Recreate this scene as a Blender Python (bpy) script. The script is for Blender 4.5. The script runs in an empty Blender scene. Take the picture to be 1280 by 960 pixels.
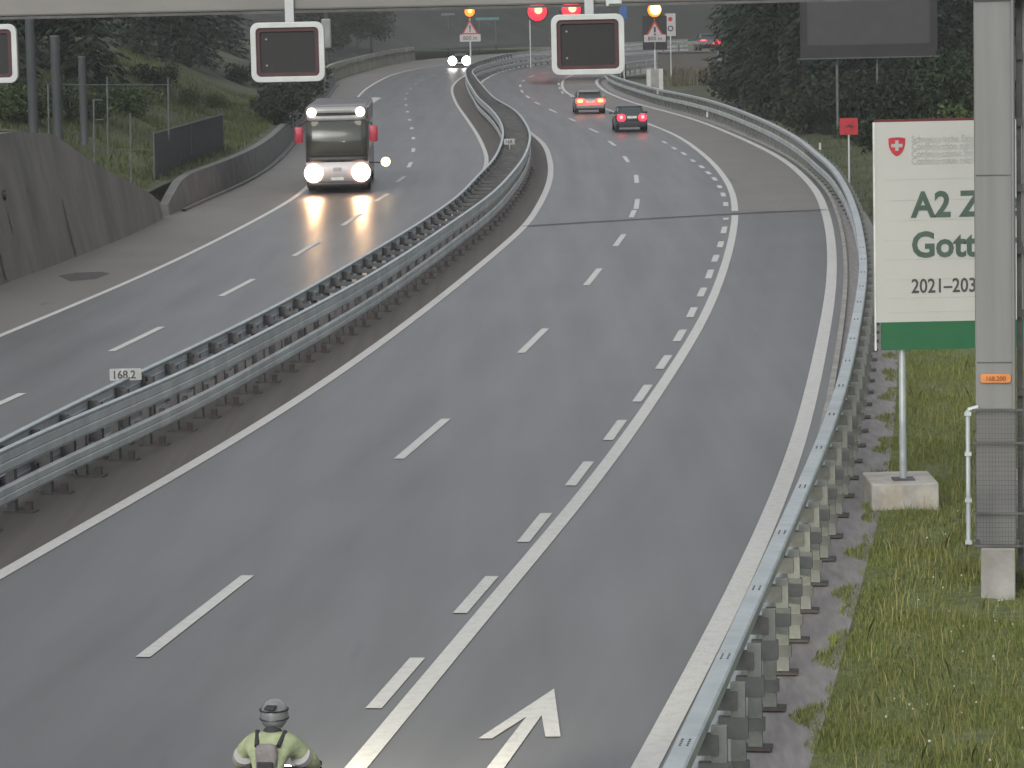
import bpy, bmesh, math, random
import numpy as np
from mathutils import Vector, Matrix

random.seed(7); RNG = np.random.default_rng(7)
C = bpy.context.scene.collection
R = math.radians
HAZE = .0003

# ------------------------------------------------------------------ camera calibration (from lane widths and dash lengths)
F, YH, H, ROLL = 4100.0, 5.0, 8.0, 0.022
PT = math.atan2(480 - YH, F)
CR, SR = math.cos(ROLL), math.sin(ROLL)
_ky = np.array([-100, 0, 70, 95, 115, 135, 155, 175, 195, 220, 250, 280, 310, 350, 400, 500, 900.])
_kz = np.array([0, 0, 0, 0, .186, .424, .595, .72, .80, .76, .55, .52, .82, 1.45, 2.2, 3.0, 5.0]) * H / 8.28
_fy = np.arange(-100, 900, 1.0)
_fz = np.interp(_fy, _ky, _kz)
_k = np.exp(-0.5 * (np.arange(-24, 25) / 9.0) ** 2); _k /= _k.sum()
_fz = np.convolve(np.pad(_fz, 24, mode='edge'), _k, 'valid')
def prof(Y): return float(np.interp(Y, _fy, _fz))

def ray(px, py):
    x, y = px - 640.0, py - 480.0
    x, y = CR * x - SR * y, SR * x + CR * y
    return x, F * math.cos(PT) - y * math.sin(PT), -(y * math.cos(PT) + F * math.sin(PT))
def at(px, py, Y):                       # point of the sight line at distance Y
    dx, dy, dz = ray(px, py)
    t = Y / dy
    return Vector((dx * t, Y, H + dz * t))
def gnd(px, py, z=0.0):                  # where the sight line meets the road surface (+z)
    dx, dy, dz = ray(px, py)
    lo, hi = 5.0, 880.0
    for _ in range(50):
        m = (lo + hi) / 2
        if H + dz / dy * m > prof(m) + z: lo = m
        else: hi = m
    return Vector((dx / dy * lo, lo, prof(lo) + z))
def ppm(Y): return F / Y

# ------------------------------------------------------------------ helpers
def tag(o, label=None, cat=None, group=None, kind=None):
    if label: o['label'] = label
    if cat: o['category'] = cat
    if group: o['group'] = group
    if kind: o['kind'] = kind
    return o
def mesh_obj(name, verts, faces, mat, parent=None, smooth=False):
    me = bpy.data.meshes.new(name); me.from_pydata([tuple(v) for v in verts], [], faces); me.update()
    if mat: me.materials.append(mat)
    if smooth: me.polygons.foreach_set('use_smooth', [True] * len(me.polygons))
    o = bpy.data.objects.new(name, me); C.objects.link(o)
    if parent: o.parent = parent
    return o
def bm_obj(name, bm, mat, parent=None, smooth=False, bevel=0.0, seg=2):
    if bevel > 0:
        bmesh.ops.remove_doubles(bm, verts=bm.verts, dist=1e-5)
        es = [e for e in bm.edges if len(e.link_faces) == 2 and e.calc_face_angle(0) > 0.6]
        if es: bmesh.ops.bevel(bm, geom=es, offset=bevel, segments=seg, affect='EDGES', profile=0.5)
    bmesh.ops.recalc_face_normals(bm, faces=bm.faces)
    me = bpy.data.meshes.new(name); bm.to_mesh(me); bm.free()
    if mat: me.materials.append(mat)
    if smooth: me.polygons.foreach_set('use_smooth', [True] * len(me.polygons))
    o = bpy.data.objects.new(name, me); C.objects.link(o)
    if parent: o.parent = parent
    return o
def thing(name, label, cat, loc=(0, 0, 0), rz=0.0, group=None):
    o = bpy.data.objects.new(name, None); C.objects.link(o); o.empty_display_size = .3
    o.location = loc; o.rotation_euler = (0, 0, rz)
    return tag(o, label, cat, group)
def copy_tree(o, parent=None):
    c = o.copy(); C.objects.link(c)
    if parent: c.parent = parent
    for ch in list(o.children): copy_tree(ch, c)
    return c
def add_box(bm, cx, cy, cz, sx, sy, sz, rz=0.0):
    M = Matrix.Translation((cx, cy, cz)) @ Matrix.Rotation(rz, 4, 'Z') @ Matrix.Diagonal((sx, sy, sz, 1))
    return bmesh.ops.create_cube(bm, size=1.0, matrix=M)['verts']
def add_cyl(bm, p0, p1, r0, r1=None, n=12, caps=True):
    p0, p1 = Vector(p0), Vector(p1); d = p1 - p0; L = d.length
    q = Vector((0, 0, 1)).rotation_difference(d.normalized()).to_matrix().to_4x4()
    M = Matrix.Translation((p0 + p1) / 2) @ q
    bmesh.ops.create_cone(bm, cap_ends=caps, segments=n, radius1=r0, radius2=r0 if r1 is None else r1, depth=L, matrix=M)
def box(name, c, s, mat, parent=None, bevel=0.0, rz=0.0):
    bm = bmesh.new(); add_box(bm, *c, *s, rz); return bm_obj(name, bm, mat, parent, bevel=bevel)
def cyl(name, p0, p1, r, mat, parent=None, r1=None, n=12):
    bm = bmesh.new(); add_cyl(bm, p0, p1, r, r1, n); return bm_obj(name, bm, mat, parent)
def prism(bm, pts, y0, y1):              # polygon in x,z extruded along y
    a = [bm.verts.new((p[0], y0, p[1])) for p in pts]; b = [bm.verts.new((p[0], y1, p[1])) for p in pts]
    bm.faces.new(a); bm.faces.new(b[::-1])
    for i in range(len(pts)):
        j = (i + 1) % len(pts); bm.faces.new((a[i], b[i], b[j], a[j]))
def rrect(w, h, r, cx=0, cz=0, n=6):
    out = []
    for (sx, sz, a0) in ((1, 1, 0), (-1, 1, 90), (-1, -1, 180), (1, -1, 270)):
        for k in range(n + 1):
            a = R(a0 + 90 * k / n)
            out.append((cx + sx * (w / 2 - r) + r * math.cos(a), cz + sz * (h / 2 - r) + r * math.sin(a)))
    return out
def ring_prism(bm, outer, inner, y0, y1):
    n = len(outer)
    V = [[bm.verts.new((p[0], y, p[1])) for p in L] for L in (outer, inner) for y in (y0, y1)]
    for i in range(n):
        j = (i + 1) % n
        bm.faces.new((V[0][i], V[0][j], V[2][j], V[2][i])); bm.faces.new((V[1][i], V[3][i], V[3][j], V[1][j]))
        bm.faces.new((V[0][i], V[1][i], V[1][j], V[0][j])); bm.faces.new((V[2][i], V[2][j], V[3][j], V[3][i]))
def lettering(text, size, mat, parent, loc, thick=0.004, bold=0.0, align='LEFT', name='lettering', rot=(R(90), 0, 0), sx=1.0):
    cu = bpy.data.curves.new(name, 'FONT'); cu.body = text; cu.size = size; cu.extrude = thick; cu.offset = bold
    cu.align_x = align; cu.resolution_u = 3; cu.materials.append(mat)
    tmp = bpy.data.objects.new(name, cu); C.objects.link(tmp)
    dg = bpy.context.evaluated_depsgraph_get(); dg.update()
    me = bpy.data.meshes.new_from_object(tmp.evaluated_get(dg)); me.name = name
    bpy.data.objects.remove(tmp); bpy.data.curves.remove(cu)
    if not me.materials: me.materials.append(mat)
    o = bpy.data.objects.new(name, me); C.objects.link(o); o.location = loc; o.rotation_euler = rot; o.parent = parent; o.scale = (sx, 1, 1)
    return o
# ---- curves along the road
def spline(pts, step=1.0):
    P = [Vector((p[0], p[1])) for p in pts]
    P = [P[0] * 2 - P[1]] + P + [P[-1] * 2 - P[-2]]
    out = []
    for i in range(1, len(P) - 2):
        a, b, c, d = P[i - 1], P[i], P[i + 1], P[i + 2]
        n = max(2, int((c - b).length / 0.5))
        for k in range(n):
            t = k / n
            out.append(0.5 * ((2 * b) + (c - a) * t + (2 * a - 5 * b + 4 * c - d) * t * t + (3 * b - a - 3 * c + d) * t ** 3))
    out.append(P[-2])
    A = np.array([(p.x, p.y) for p in out])
    s = np.concatenate([[0], np.cumsum(np.linalg.norm(np.diff(A, axis=0), axis=1))])
    m = max(2, int(s[-1] / step) + 1); q = np.linspace(0, s[-1], m)
    return np.stack([np.interp(q, s, A[:, 0]), np.interp(q, s, A[:, 1])], 1)
def smooth_curve(A, sig):
    n = int(sig * 3); k = np.exp(-0.5 * (np.arange(-n, n + 1) / sig) ** 2); k /= k.sum()
    out = A.copy()
    for c in (0, 1):
        v = A[:, c]
        pad = np.concatenate([2 * v[0] - v[1:n + 1][::-1], v, 2 * v[-1] - v[-n - 1:-1][::-1]])
        out[:, c] = np.convolve(pad, k, 'valid')
    return out
def normals2(A):
    t = np.gradient(A, axis=0); t /= np.linalg.norm(t, axis=1)[:, None]
    return np.stack([t[:, 1], -t[:, 0]], 1), t          # right-hand normal, tangent
def offset(A, d):
    n, _ = normals2(A); return A + n * (np.asarray(d)[:, None] if np.ndim(d) else d)
def resample(A, m):
    s = np.concatenate([[0], np.cumsum(np.linalg.norm(np.diff(A, axis=0), axis=1))]); q = np.linspace(0, s[-1], m)
    return np.stack([np.interp(q, s, A[:, 0]), np.interp(q, s, A[:, 1])], 1)
def strip(name, A, B, z, mat, m=None, across=1, parent=None, kind=None, zf=None, uv=False):
    if m: A, B = resample(A, m), resample(B, m)
    V, Fc = [], []
    for i in range(len(A)):
        for k in range(across + 1):
            p = A[i] + (B[i] - A[i]) * k / across
            V.append((p[0], p[1], (zf or prof)(p[1]) + z))
    w = across + 1
    for i in range(len(A) - 1):
        for k in range(across): Fc.append((i * w + k, i * w + k + 1, (i + 1) * w + k + 1, (i + 1) * w + k))
    o = mesh_obj(name, V, Fc, mat, parent)
    if uv:                                   # u: metres from the left edge, v: metres along
        s = np.concatenate([[0], np.cumsum(np.linalg.norm(np.diff(A, axis=0), axis=1))]); wd = np.linalg.norm(B - A, axis=1)
        UV = np.array([(wd[i] * k / across, s[i]) for i in range(len(A)) for k in range(across + 1)])
        L = o.data.uv_layers.new(name='lane'); li = np.empty(len(o.data.loops), dtype=np.int32); o.data.loops.foreach_get('vertex_index', li); L.data.foreach_set('uv', UV[li].astype(np.float32).ravel())
    if kind: o['kind'] = kind
    return o
def cut(A, y0, y1): return A[(A[:, 1] >= y0) & (A[:, 1] <= y1)]

# ------------------------------------------------------------------ materials
def nt(name):
    m = bpy.data.materials.new(name); m.use_nodes = True
    t = m.node_tree; b = t.nodes['Principled BSDF']; return m, t, b
def mat(name, col, rough=.6, metal=0.0, var=.12, scale=3.0, detail=4, bump=0.0, bscale=40, col2=None, spec=.5, coat=0.0, ramp=(.35, .65), streak=None, rot=0.0):
    m, t, b = nt(name)
    tc = t.nodes.new('ShaderNodeTexCoord'); no = t.nodes.new('ShaderNodeTexNoise')
    no.inputs['Scale'].default_value = scale; no.inputs['Detail'].default_value = detail; no.inputs['Roughness'].default_value = .6
    src = tc.outputs['Object']
    if streak:
        mp = t.nodes.new('ShaderNodeMapping'); mp.inputs['Scale'].default_value = streak; mp.inputs['Rotation'].default_value = (0, 0, rot)
        t.links.new(src, mp.inputs['Vector']); src = mp.outputs['Vector']
    t.links.new(src, no.inputs['Vector'])
    cr = t.nodes.new('ShaderNodeValToRGB')
    c2 = col2 or tuple(max(0, c * (1 - 2 * var)) for c in col); c1 = col if col2 else tuple(c * (1 + var) for c in col)
    cr.color_ramp.elements[0].position, cr.color_ramp.elements[1].position = ramp
    cr.color_ramp.elements[0].color = (*c2, 1); cr.color_ramp.elements[1].color = (*c1, 1)
    t.links.new(no.outputs['Fac'], cr.inputs['Fac']); t.links.new(cr.outputs['Color'], b.inputs['Base Color'])
    b.inputs['Roughness'].default_value = rough; b.inputs['Metallic'].default_value = metal
    b.inputs['Specular IOR Level'].default_value = spec; b.inputs['Coat Weight'].default_value = coat
    if bump:
        n2 = t.nodes.new('ShaderNodeTexNoise'); n2.inputs['Scale'].default_value = bscale; n2.inputs['Detail'].default_value = 3
        t.links.new(tc.outputs['Object'], n2.inputs['Vector'])
        bp = t.nodes.new('ShaderNodeBump'); bp.inputs['Strength'].default_value = bump; bp.inputs['Distance'].default_value = .02
        t.links.new(n2.outputs['Fac'], bp.inputs['Height']); t.links.new(bp.outputs['Normal'], b.inputs['Normal'])
    return m
def emit(name, col, strength, base=(.03, .02, .02)):
    m, t, b = nt(name); b.inputs['Base Color'].default_value = (*base, 1); b.inputs['Roughness'].default_value = .3
    b.inputs['Emission Color'].default_value = (*col, 1); b.inputs['Emission Strength'].default_value = strength
    return m
def asphalt(name, c_lo, c_hi, rough=.62, patch=.18, lane=False):
    m, t, b = nt(name); N = t.nodes; L = t.links
    tc = N.new('ShaderNodeTexCoord'); P = tc.outputs['Object']
    def noise(sc, det, mp=None):
        n = N.new('ShaderNodeTexNoise'); n.inputs['Scale'].default_value = sc; n.inputs['Detail'].default_value = det
        s = P
        if mp:
            q = N.new('ShaderNodeMapping'); q.inputs['Scale'].default_value = mp; q.inputs['Rotation'].default_value = (0, 0, R(9)); L.new(P, q.inputs['Vector']); s = q.outputs['Vector']
        L.new(s, n.inputs['Vector']); return n.outputs['Fac']
    big, fine, trk = noise(patch, 5), noise(28, 3), noise(1.0, 3, (1.1, .035, 1))
    a1 = N.new('ShaderNodeMath'); a1.operation = 'MULTIPLY_ADD'; L.new(big, a1.inputs[0]); a1.inputs[1].default_value = .55; a1.inputs[2].default_value = -.05
    a2 = N.new('ShaderNodeMath'); a2.operation = 'MULTIPLY_ADD'; L.new(trk, a2.inputs[0]); a2.inputs[1].default_value = .5; L.new(a1.outputs[0], a2.inputs[2])
    a3 = N.new('ShaderNodeMath'); a3.operation = 'MULTIPLY_ADD'; L.new(fine, a3.inputs[0]); a3.inputs[1].default_value = .25; L.new(a2.outputs[0], a3.inputs[2])
    cr = N.new('ShaderNodeValToRGB'); cr.color_ramp.elements[0].position = .34; cr.color_ramp.elements[1].position = .8
    cr.color_ramp.elements[0].color = (*c_lo, 1); cr.color_ramp.elements[1].color = (*c_hi, 1)
    L.new(a3.outputs[0], cr.inputs['Fac']); L.new(cr.outputs['Color'], b.inputs['Base Color'])
    if lane:
        uvn = N.new('ShaderNodeUVMap'); uvn.uv_map = 'lane'; sx_ = N.new('ShaderNodeSeparateXYZ'); L.new(uvn.outputs['UV'], sx_.inputs[0])
        def uvnoise(scl, det):
            q = N.new('ShaderNodeMapping'); q.inputs['Scale'].default_value = scl; L.new(uvn.outputs['UV'], q.inputs['Vector']); n_ = N.new('ShaderNodeTexNoise'); n_.inputs['Scale'].default_value = 1; n_.inputs['Detail'].default_value = det; L.new(q.outputs['Vector'], n_.inputs['Vector']); return n_.outputs['Fac']
        def mth(op, a, b_=None, c_=None):
            m_ = N.new('ShaderNodeMath'); m_.operation = op
            for k_, v_ in enumerate((a, b_, c_)):
                if v_ is None: continue
                if isinstance(v_, (int, float)): m_.inputs[k_].default_value = v_
                else: L.new(v_, m_.inputs[k_])
            return m_.outputs[0]
        wig = uvnoise((.1, .02, 1), 2); ph = mth('MULTIPLY_ADD', sx_.outputs['X'], 6.2832 / 1.875, mth('MULTIPLY_ADD', wig, 1.4, -2.9 * 6.2832 / 1.875 - .7))
        co_ = mth('COSINE', ph); amp = mth('MULTIPLY', uvnoise((.35, .018, 1), 4), .30); st = uvnoise((2.6, .03, 1), 5)
        tk = mth('ADD', mth('MULTIPLY_ADD', mth('MULTIPLY', co_, amp), -.55, 1.0), mth('MULTIPLY_ADD', st, .50, -.25))
        m0 = N.new('ShaderNodeMix'); m0.data_type = 'RGBA'; m0.blend_type = 'MULTIPLY'; m0.inputs[0].default_value = 1; L.new(cr.outputs['Color'], m0.inputs[6]); L.new(tk, m0.inputs[7]); base_c = m0.outputs[2]
    else: base_c = cr.outputs['Color']
    sp = noise(.9, 4, (1.6, .25, 1)); sr = N.new('ShaderNodeValToRGB'); sr.color_ramp.elements[0].position = .66; sr.color_ramp.elements[1].position = .74
    sr.color_ramp.elements[0].color = (1, 1, 1, 1); sr.color_ramp.elements[1].color = (.72, .72, .72, 1); L.new(sp, sr.inputs['Fac'])
    gr = noise(75, 2); gm = N.new('ShaderNodeMapRange'); L.new(gr, gm.inputs['Value']); gm.inputs['From Min'].default_value = .3; gm.inputs['From Max'].default_value = .7; gm.inputs['To Min'].default_value = .82; gm.inputs['To Max'].default_value = 1.18
    mx = N.new('ShaderNodeMix'); mx.data_type = 'RGBA'; mx.blend_type = 'MULTIPLY'; mx.inputs[0].default_value = 1; L.new(base_c, mx.inputs[6]); L.new(sr.outputs['Color'], mx.inputs[7])
    m2 = N.new('ShaderNodeMix'); m2.data_type = 'RGBA'; m2.blend_type = 'MULTIPLY'; m2.inputs[0].default_value = 1; L.new(mx.outputs[2], m2.inputs[6]); L.new(gm.outputs[0], m2.inputs[7]); L.new(m2.outputs[2], b.inputs['Base Color'])
    rr = N.new('ShaderNodeMath'); rr.operation = 'MULTIPLY_ADD'; L.new(trk, rr.inputs[0]); rr.inputs[1].default_value = .2; rr.inputs[2].default_value = rough - .1
    L.new(rr.outputs[0], b.inputs['Roughness'])
    bp = N.new('ShaderNodeBump'); bp.inputs['Strength'].default_value = .25; bp.inputs['Distance'].default_value = .006
    L.new(fine, bp.inputs['Height']); L.new(bp.outputs['Normal'], b.inputs['Normal'])
    return m
def leafmat(name, c1, c2, c3, rough=.7, trans=.25, spec=.2):
    m, t, b = nt(name); N = t.nodes; L = t.links
    g = N.new('ShaderNodeNewGeometry'); cr = N.new('ShaderNodeValToRGB')
    e = cr.color_ramp.elements; e[0].color = (*c1, 1); e[1].color = (*c3, 1); e.new(.55).color = (*c2, 1)
    oi = N.new('ShaderNodeObjectInfo'); ad = N.new('ShaderNodeMath'); ad.operation = 'MULTIPLY_ADD'
    L.new(oi.outputs['Random'], ad.inputs[0]); ad.inputs[1].default_value = .3; L.new(g.outputs['Random Per Island'], ad.inputs[2])
    s2 = N.new('ShaderNodeMath'); s2.operation = 'SUBTRACT'; L.new(ad.outputs[0], s2.inputs[0]); s2.inputs[1].default_value = .15
    L.new(s2.outputs[0], cr.inputs['Fac']); L.new(cr.outputs['Color'], b.inputs['Base Color'])
    b.inputs['Roughness'].default_value = rough; b.inputs['Specular IOR Level'].default_value = spec
    return m

M = {}
M['asphalt'] = asphalt('asphalt', (.046, .0465, .045), (.083, .084, .0825), .39, lane=True)
M['shoulder'] = asphalt('shoulder_asphalt', (.108, .101, .093), (.155, .146, .134), .6, .25)
M['shoulder_left'] = asphalt('left_shoulder_asphalt', (.100, .094, .086), (.148, .139, .127), .65, .25)
M['median'] = mat('median_ground', (.098, .088, .080), .9, scale=2.0, col2=(.066, .060, .055), bump=.4, bscale=30, streak=(2.2, .05, 1), rot=R(11), ramp=(.25, .75))
M['verge'] = mat('verge_gravel', (.25, .24, .235), .9, scale=5.5, col2=(.17, .16, .157), bump=.5, bscale=35, detail=6, streak=(1.6, .22, 1), rot=R(-20), ramp=(.3, .7))
M['soil'] = mat('grass_soil', (.125, .150, .048), .95, scale=7, detail=8, col2=(.060, .072, .026), bump=.6, bscale=8)
M['hill'] = mat('hill_ground', (.060, .072, .028), .95, scale=.3, col2=(.030, .037, .020), bump=.6, bscale=3)
M['rock'] = mat('scree_slope', (.030, .032, .030), .95, scale=.08, col2=(.018, .022, .017), bump=.5, bscale=2)
M['paint'] = mat('road_paint', (.47, .47, .445), .6, scale=6, col2=(.40, .40, .38), ramp=(.3, .55))
def worn_paint():
    m = M['paint']; t = m.node_tree; N = t.nodes; L = t.links; b = N['Principled BSDF']; src = b.inputs['Base Color'].links[0].from_socket
    tc = N.new('ShaderNodeTexCoord'); n1 = N.new('ShaderNodeTexNoise'); n1.inputs['Scale'].default_value = 22; n1.inputs['Detail'].default_value = 6; n1.inputs['Roughness'].default_value = .7; L.new(tc.outputs['Object'], n1.inputs['Vector'])
    n2 = N.new('ShaderNodeTexNoise'); n2.inputs['Scale'].default_value = .35; L.new(tc.outputs['Object'], n2.inputs['Vector'])
    ad = N.new('ShaderNodeMath'); ad.operation = 'MULTIPLY_ADD'; L.new(n2.outputs['Fac'], ad.inputs[0]); ad.inputs[1].default_value = .35; L.new(n1.outputs['Fac'], ad.inputs[2])
    r = N.new('ShaderNodeValToRGB'); r.color_ramp.elements[0].position = .74; r.color_ramp.elements[1].position = .86; r.color_ramp.elements[0].color = (0, 0, 0, 1); r.color_ramp.elements[1].color = (.38, .38, .38, 1); L.new(ad.outputs[0], r.inputs['Fac'])
    mx = N.new('ShaderNodeMix'); mx.data_type = 'RGBA'; L.new(r.outputs['Color'], mx.inputs[0]); L.new(src, mx.inputs[6]); mx.inputs[7].default_value = (.09, .09, .088, 1); L.new(mx.outputs[2], b.inputs['Base Color'])
worn_paint()
M['joint'] = mat('joint_rubber', (.050, .047, .046), .8)
M['steel'] = mat('galvanised_steel', (.48, .51, .515), .55, .15, scale=1.1, detail=7, col2=(.34, .36, .365), streak=(1, 1, .5))
M['steel_light'] = mat('galvanised_steel_clean', (.42, .46, .47), .5, .3, scale=2.0, col2=(.33, .37, .38))
M['steel_dark'] = mat('weathered_steel', (.105, .105, .104), .7, .2, scale=3, col2=(.06, .062, .062))
M['post_steel'] = mat('post_steel', (.195, .210, .190), .6, .2, scale=4, detail=6, col2=(.105, .112, .104))
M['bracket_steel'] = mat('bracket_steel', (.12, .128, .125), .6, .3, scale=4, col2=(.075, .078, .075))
M['plate_steel'] = mat('foot_plate_steel', (.07, .06, .058), .8, .2, scale=5)
M['column'] = mat('column_steel', (.195, .198, .192), .6, .1, scale=1.6, detail=8, col2=(.165, .168, .164), streak=(3, 3, .12), bump=.03)
M['beam'] = mat('gantry_beam_paint', (.195, .19, .175), .6, .1, scale=.7, col2=(.155, .152, .143), streak=(.5, .5, 2))
M['concrete'] = mat('concrete', (.30, .30, .28), .85, scale=1.5, col2=(.21, .20, .18), bump=.3, bscale=20)
M['plinth'] = mat('plinth_concrete', (.40, .39, .36), .85, scale=2.5, col2=(.29, .265, .225), bump=.3, bscale=20)
M['wall'] = mat('stained_wall', (.165, .154, .136), .85, scale=.6, detail=8, col2=(.092, .089, .083), bump=.3, bscale=6, streak=(1, 1, .35))
M['lowwall'] = mat('low_wall_concrete', (.150, .147, .140), .85, scale=1.2, col2=(.105, .103, .10), bump=.3, bscale=12)
M['parapet'] = mat('mossy_parapet', (.27, .275, .20), .85, scale=.7, col2=(.18, .185, .145), bump=.3, bscale=8)
M['green_screen'] = mat('dark_green_mesh', (.020, .034, .033), .8, scale=1.0, col2=(.014, .019, .021))
M['fence'] = mat('fence_steel', (.10, .115, .11), .6, .3, scale=4)
M['bluegrey'] = mat('blue_grey_column', (.055, .068, .072), .7, scale=1.2, col2=(.030, .036, .038), streak=(1, 1, .2))
M['white_frame'] = mat('white_frame_paint', (.45, .47, .46), .45, var=.05, scale=3)
M['red_rim'] = mat('dark_red_rim', (.055, .018, .022), .6)
M['screen'] = mat('dark_led_screen', (.012, .0115, .012), .6, scale=8, col2=(.008, .008, .009))
M['led'] = emit('led_dot', (.9, .9, 1), .12, (.1, .1, .1))
M['board'] = mat('board_white', (.41, .415, .395), .5, scale=.8, col2=(.375, .385, .37), ramp=(.3, .7))
M['board_edge'] = mat('board_edge', (.58, .60, .59), .4)
M['board_green'] = mat('board_green', (.004, .098, .034), .6, scale=2, col2=(.004, .085, .030))
M['board_text'] = mat('board_dark_green_text', (.050, .088, .070), .6)
M['board_black'] = mat('board_black_text', (.045, .05, .048), .6)
M['board_grey'] = mat('board_grey_text', (.36, .37, .36), .6)
M['red'] = mat('sign_red', (.34, .015, .022), .5, scale=5)
M['red_dark'] = mat('sign_dark_red', (.09, .006, .009), .6)
M['shield'] = mat('shield_red', (.42, .018, .035), .5)
M['white'] = mat('sign_white', (.36, .35, .35), .5, var=.05)
M['black'] = mat('sign_black', (.015, .015, .016), .6)
M['vms'] = mat('dark_sign_panel', (.036, .035, .036), .7, scale=1.5, col2=(.030, .029, .031))
M['vms_frame'] = mat('dark_sign_frame', (.011, .011, .012), .7)
M['orange'] = mat('orange_plate', (.66, .24, .06), .5)
M['orange_txt'] = mat('orange_plate_text', (.25, .06, .01), .5)
M['grey_plate'] = mat('grey_plate', (.36, .37, .36), .6)
M['grey_txt'] = mat('plate_text', (.05, .05, .05), .6)
M['blue'] = mat('sign_blue', (.02, .08, .25), .5)
M['teal'] = mat('teal_sign', (.04, .16, .13), .5)
M['rubber'] = mat('tyre_rubber', (.015, .015, .016), .85)
M['rim'] = mat('rim_alloy', (.3, .3, .31), .4, .7)
M['bus_white'] = mat('bus_white_paint', (.50, .47, .47), .35, var=.04, coat=.3)
M['bus_dark'] = mat('bus_dark_trim', (.025, .024, .026), .5)
M['bus_side'] = mat('bus_side_paint', (.10, .085, .09), .4, coat=.3)
M['bus_mirror'] = mat('bus_red_mirror', (.36, .02, .045), .4, coat=.3)
M['dash'] = mat('bus_dashboard', (.07, .065, .055), .8)
M['car_silver'] = mat('car_silver_paint', (.22, .20, .20), .35, .5, var=.05, coat=.5)
M['car_dark'] = mat('car_dark_paint', (.025, .032, .032), .35, .3, var=.05, coat=.5)
M['car_grey'] = mat('car_grey_paint', (.06, .06, .065), .35, .4, var=.05, coat=.5)
M['trim'] = mat('car_black_trim', (.02, .02, .021), .6)
M['plate'] = mat('number_plate', (.6, .6, .58), .5)
def glass(name, col, rough=.08, spec=.6):
    m, t, b = nt(name); b.inputs['Base Color'].default_value = (*col, 1); b.inputs['Roughness'].default_value = rough
    b.inputs['Specular IOR Level'].default_value = spec; b.inputs['IOR'].default_value = 1.5
    no = t.nodes.new('ShaderNodeTexNoise'); no.inputs['Scale'].default_value = 1.2
    bp = t.nodes.new('ShaderNodeBump'); bp.inputs['Strength'].default_value = .04; t.links.new(no.outputs['Fac'], bp.inputs['Height']); t.links.new(bp.outputs['Normal'], b.inputs['Normal'])
    return m
M['glass'] = glass('car_glass', (.035, .05, .05))
M['windscreen'] = glass('bus_windscreen', (.045, .050, .040), .10, .7)
M['head'] = emit('headlamp_lit', (1, .56, .34), 14)
M['head_far'] = emit('headlamp_far_lit', (1, .90, .85), 14)
M['marker'] = emit('marker_lamp_lit', (1, .86, .74), 3.0)
M['side_lamp'] = emit('side_lamp_lit', (1, .74, .38), 6)
M['tail'] = emit('tail_lamp_lit', (1, .012, .035), 3.4, (.1, .02, .02))
M['tail_hot'] = emit('tail_lamp_core', (1, .16, .14), 3.6, (.1, .02, .02))
M['brake'] = emit('brake_lamp_lit', (1, .045, .03), 3.4, (.1, .02, .02))
M['brake_hot'] = emit('brake_lamp_core', (1, .38, .10), 3.8, (.1, .02, .02))
M['amber'] = emit('amber_beacon_lit', (1, .22, .012), 1.9)
M['amber_soft'] = emit('amber_beacon_dim_core', (1, .50, .12), 2.4)
M['amber_hot'] = emit('amber_beacon_core', (1, .68, .26), 4)
M['redlamp'] = emit('red_signal_lit', (1, .016, .035), 2.0)
M['redlamp_hot'] = emit('red_signal_core', (1, .34, .16), 3.0)
M['bark'] = mat('bark', (.075, .065, .055), .95, scale=6, col2=(.040, .036, .030), bump=.6, bscale=12, streak=(4, 4, .6))
M['spruce'] = leafmat('spruce_needles', (.010, .019, .013), (.018, .031, .019), (.031, .050, .027))
M['leaf_dark'] = leafmat('dark_leaves', (.009, .016, .009), (.016, .026, .013), (.028, .042, .018))
M['leaf_mid'] = leafmat('mid_leaves', (.020, .034, .012), (.034, .056, .018), (.060, .086, .026))
M['grass'] = leafmat('grass_blades', (.105, .140, .036), (.145, .172, .048), (.205, .210, .070))
M['slope_grass'] = leafmat('slope_grass_blades', (.032, .050, .013), (.060, .080, .022), (.105, .115, .040))
M['grass_dry'] = leafmat('dry_grass_blades', (.15, .17, .05), (.22, .22, .075), (.31, .28, .12))
M['flower'] = mat('pale_flowers', (.45, .45, .33), .8)
M['reed'] = leafmat('dry_reeds', (.075, .070, .042), (.105, .098, .06), (.15, .14, .09))

# ------------------------------------------------------------------ road alignments read off the picture, put back on the ground
def curve(px, pre=0.0, post=None, sig=5):
    P = [gnd(*p) for p in px]; P = [(p.x, p.y) for p in P]
    if pre: 
        d = np.array(P[0]) - np.array(P[1]); d /= np.linalg.norm(d); P = [tuple(np.array(P[0]) + d * pre)] + P
    if post: P += post
    return smooth_curve(spline(P, 1.0), sig)
EL = curve([(0, 719), (137, 640), (240, 583), (404, 480), (520, 396), (640, 298), (659, 282), (672, 260), (685, 235), (689, 215), (688, 204), (684, 187.5), (676, 176), (660, 164),
            (630, 143), (607, 120), (599, 108), (601, 103), (610, 97), (622.5, 91), (642.5, 85.6), (667.5, 81), (690, 78), (740, 73), (800, 69), (900, 64)], pre=30)
SL = curve([(446, 960), (502, 893), (604, 767), (713, 640), (789, 540), (868, 420), (890.5, 375), (910, 320), (919, 275), (918, 250), (911, 230), (887, 200), (850, 172), (817, 157.5),
            (765, 139), (710, 117), (702.5, 106), (705, 99), (712, 95), (740, 88.5), (800, 82), (900, 75)], pre=18)
RE = curve([(806, 960), (902, 780), (983, 600), (1017, 480), (1039, 360), (1039, 300), (1033, 270), (1022, 240), (994, 211), (975, 197), (942, 180), (875, 152), (825, 137.5), (800, 131),
            (760, 116), (748, 107), (745, 102), (750, 97), (775, 91.5), (820, 86), (900, 80)], pre=18)
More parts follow.
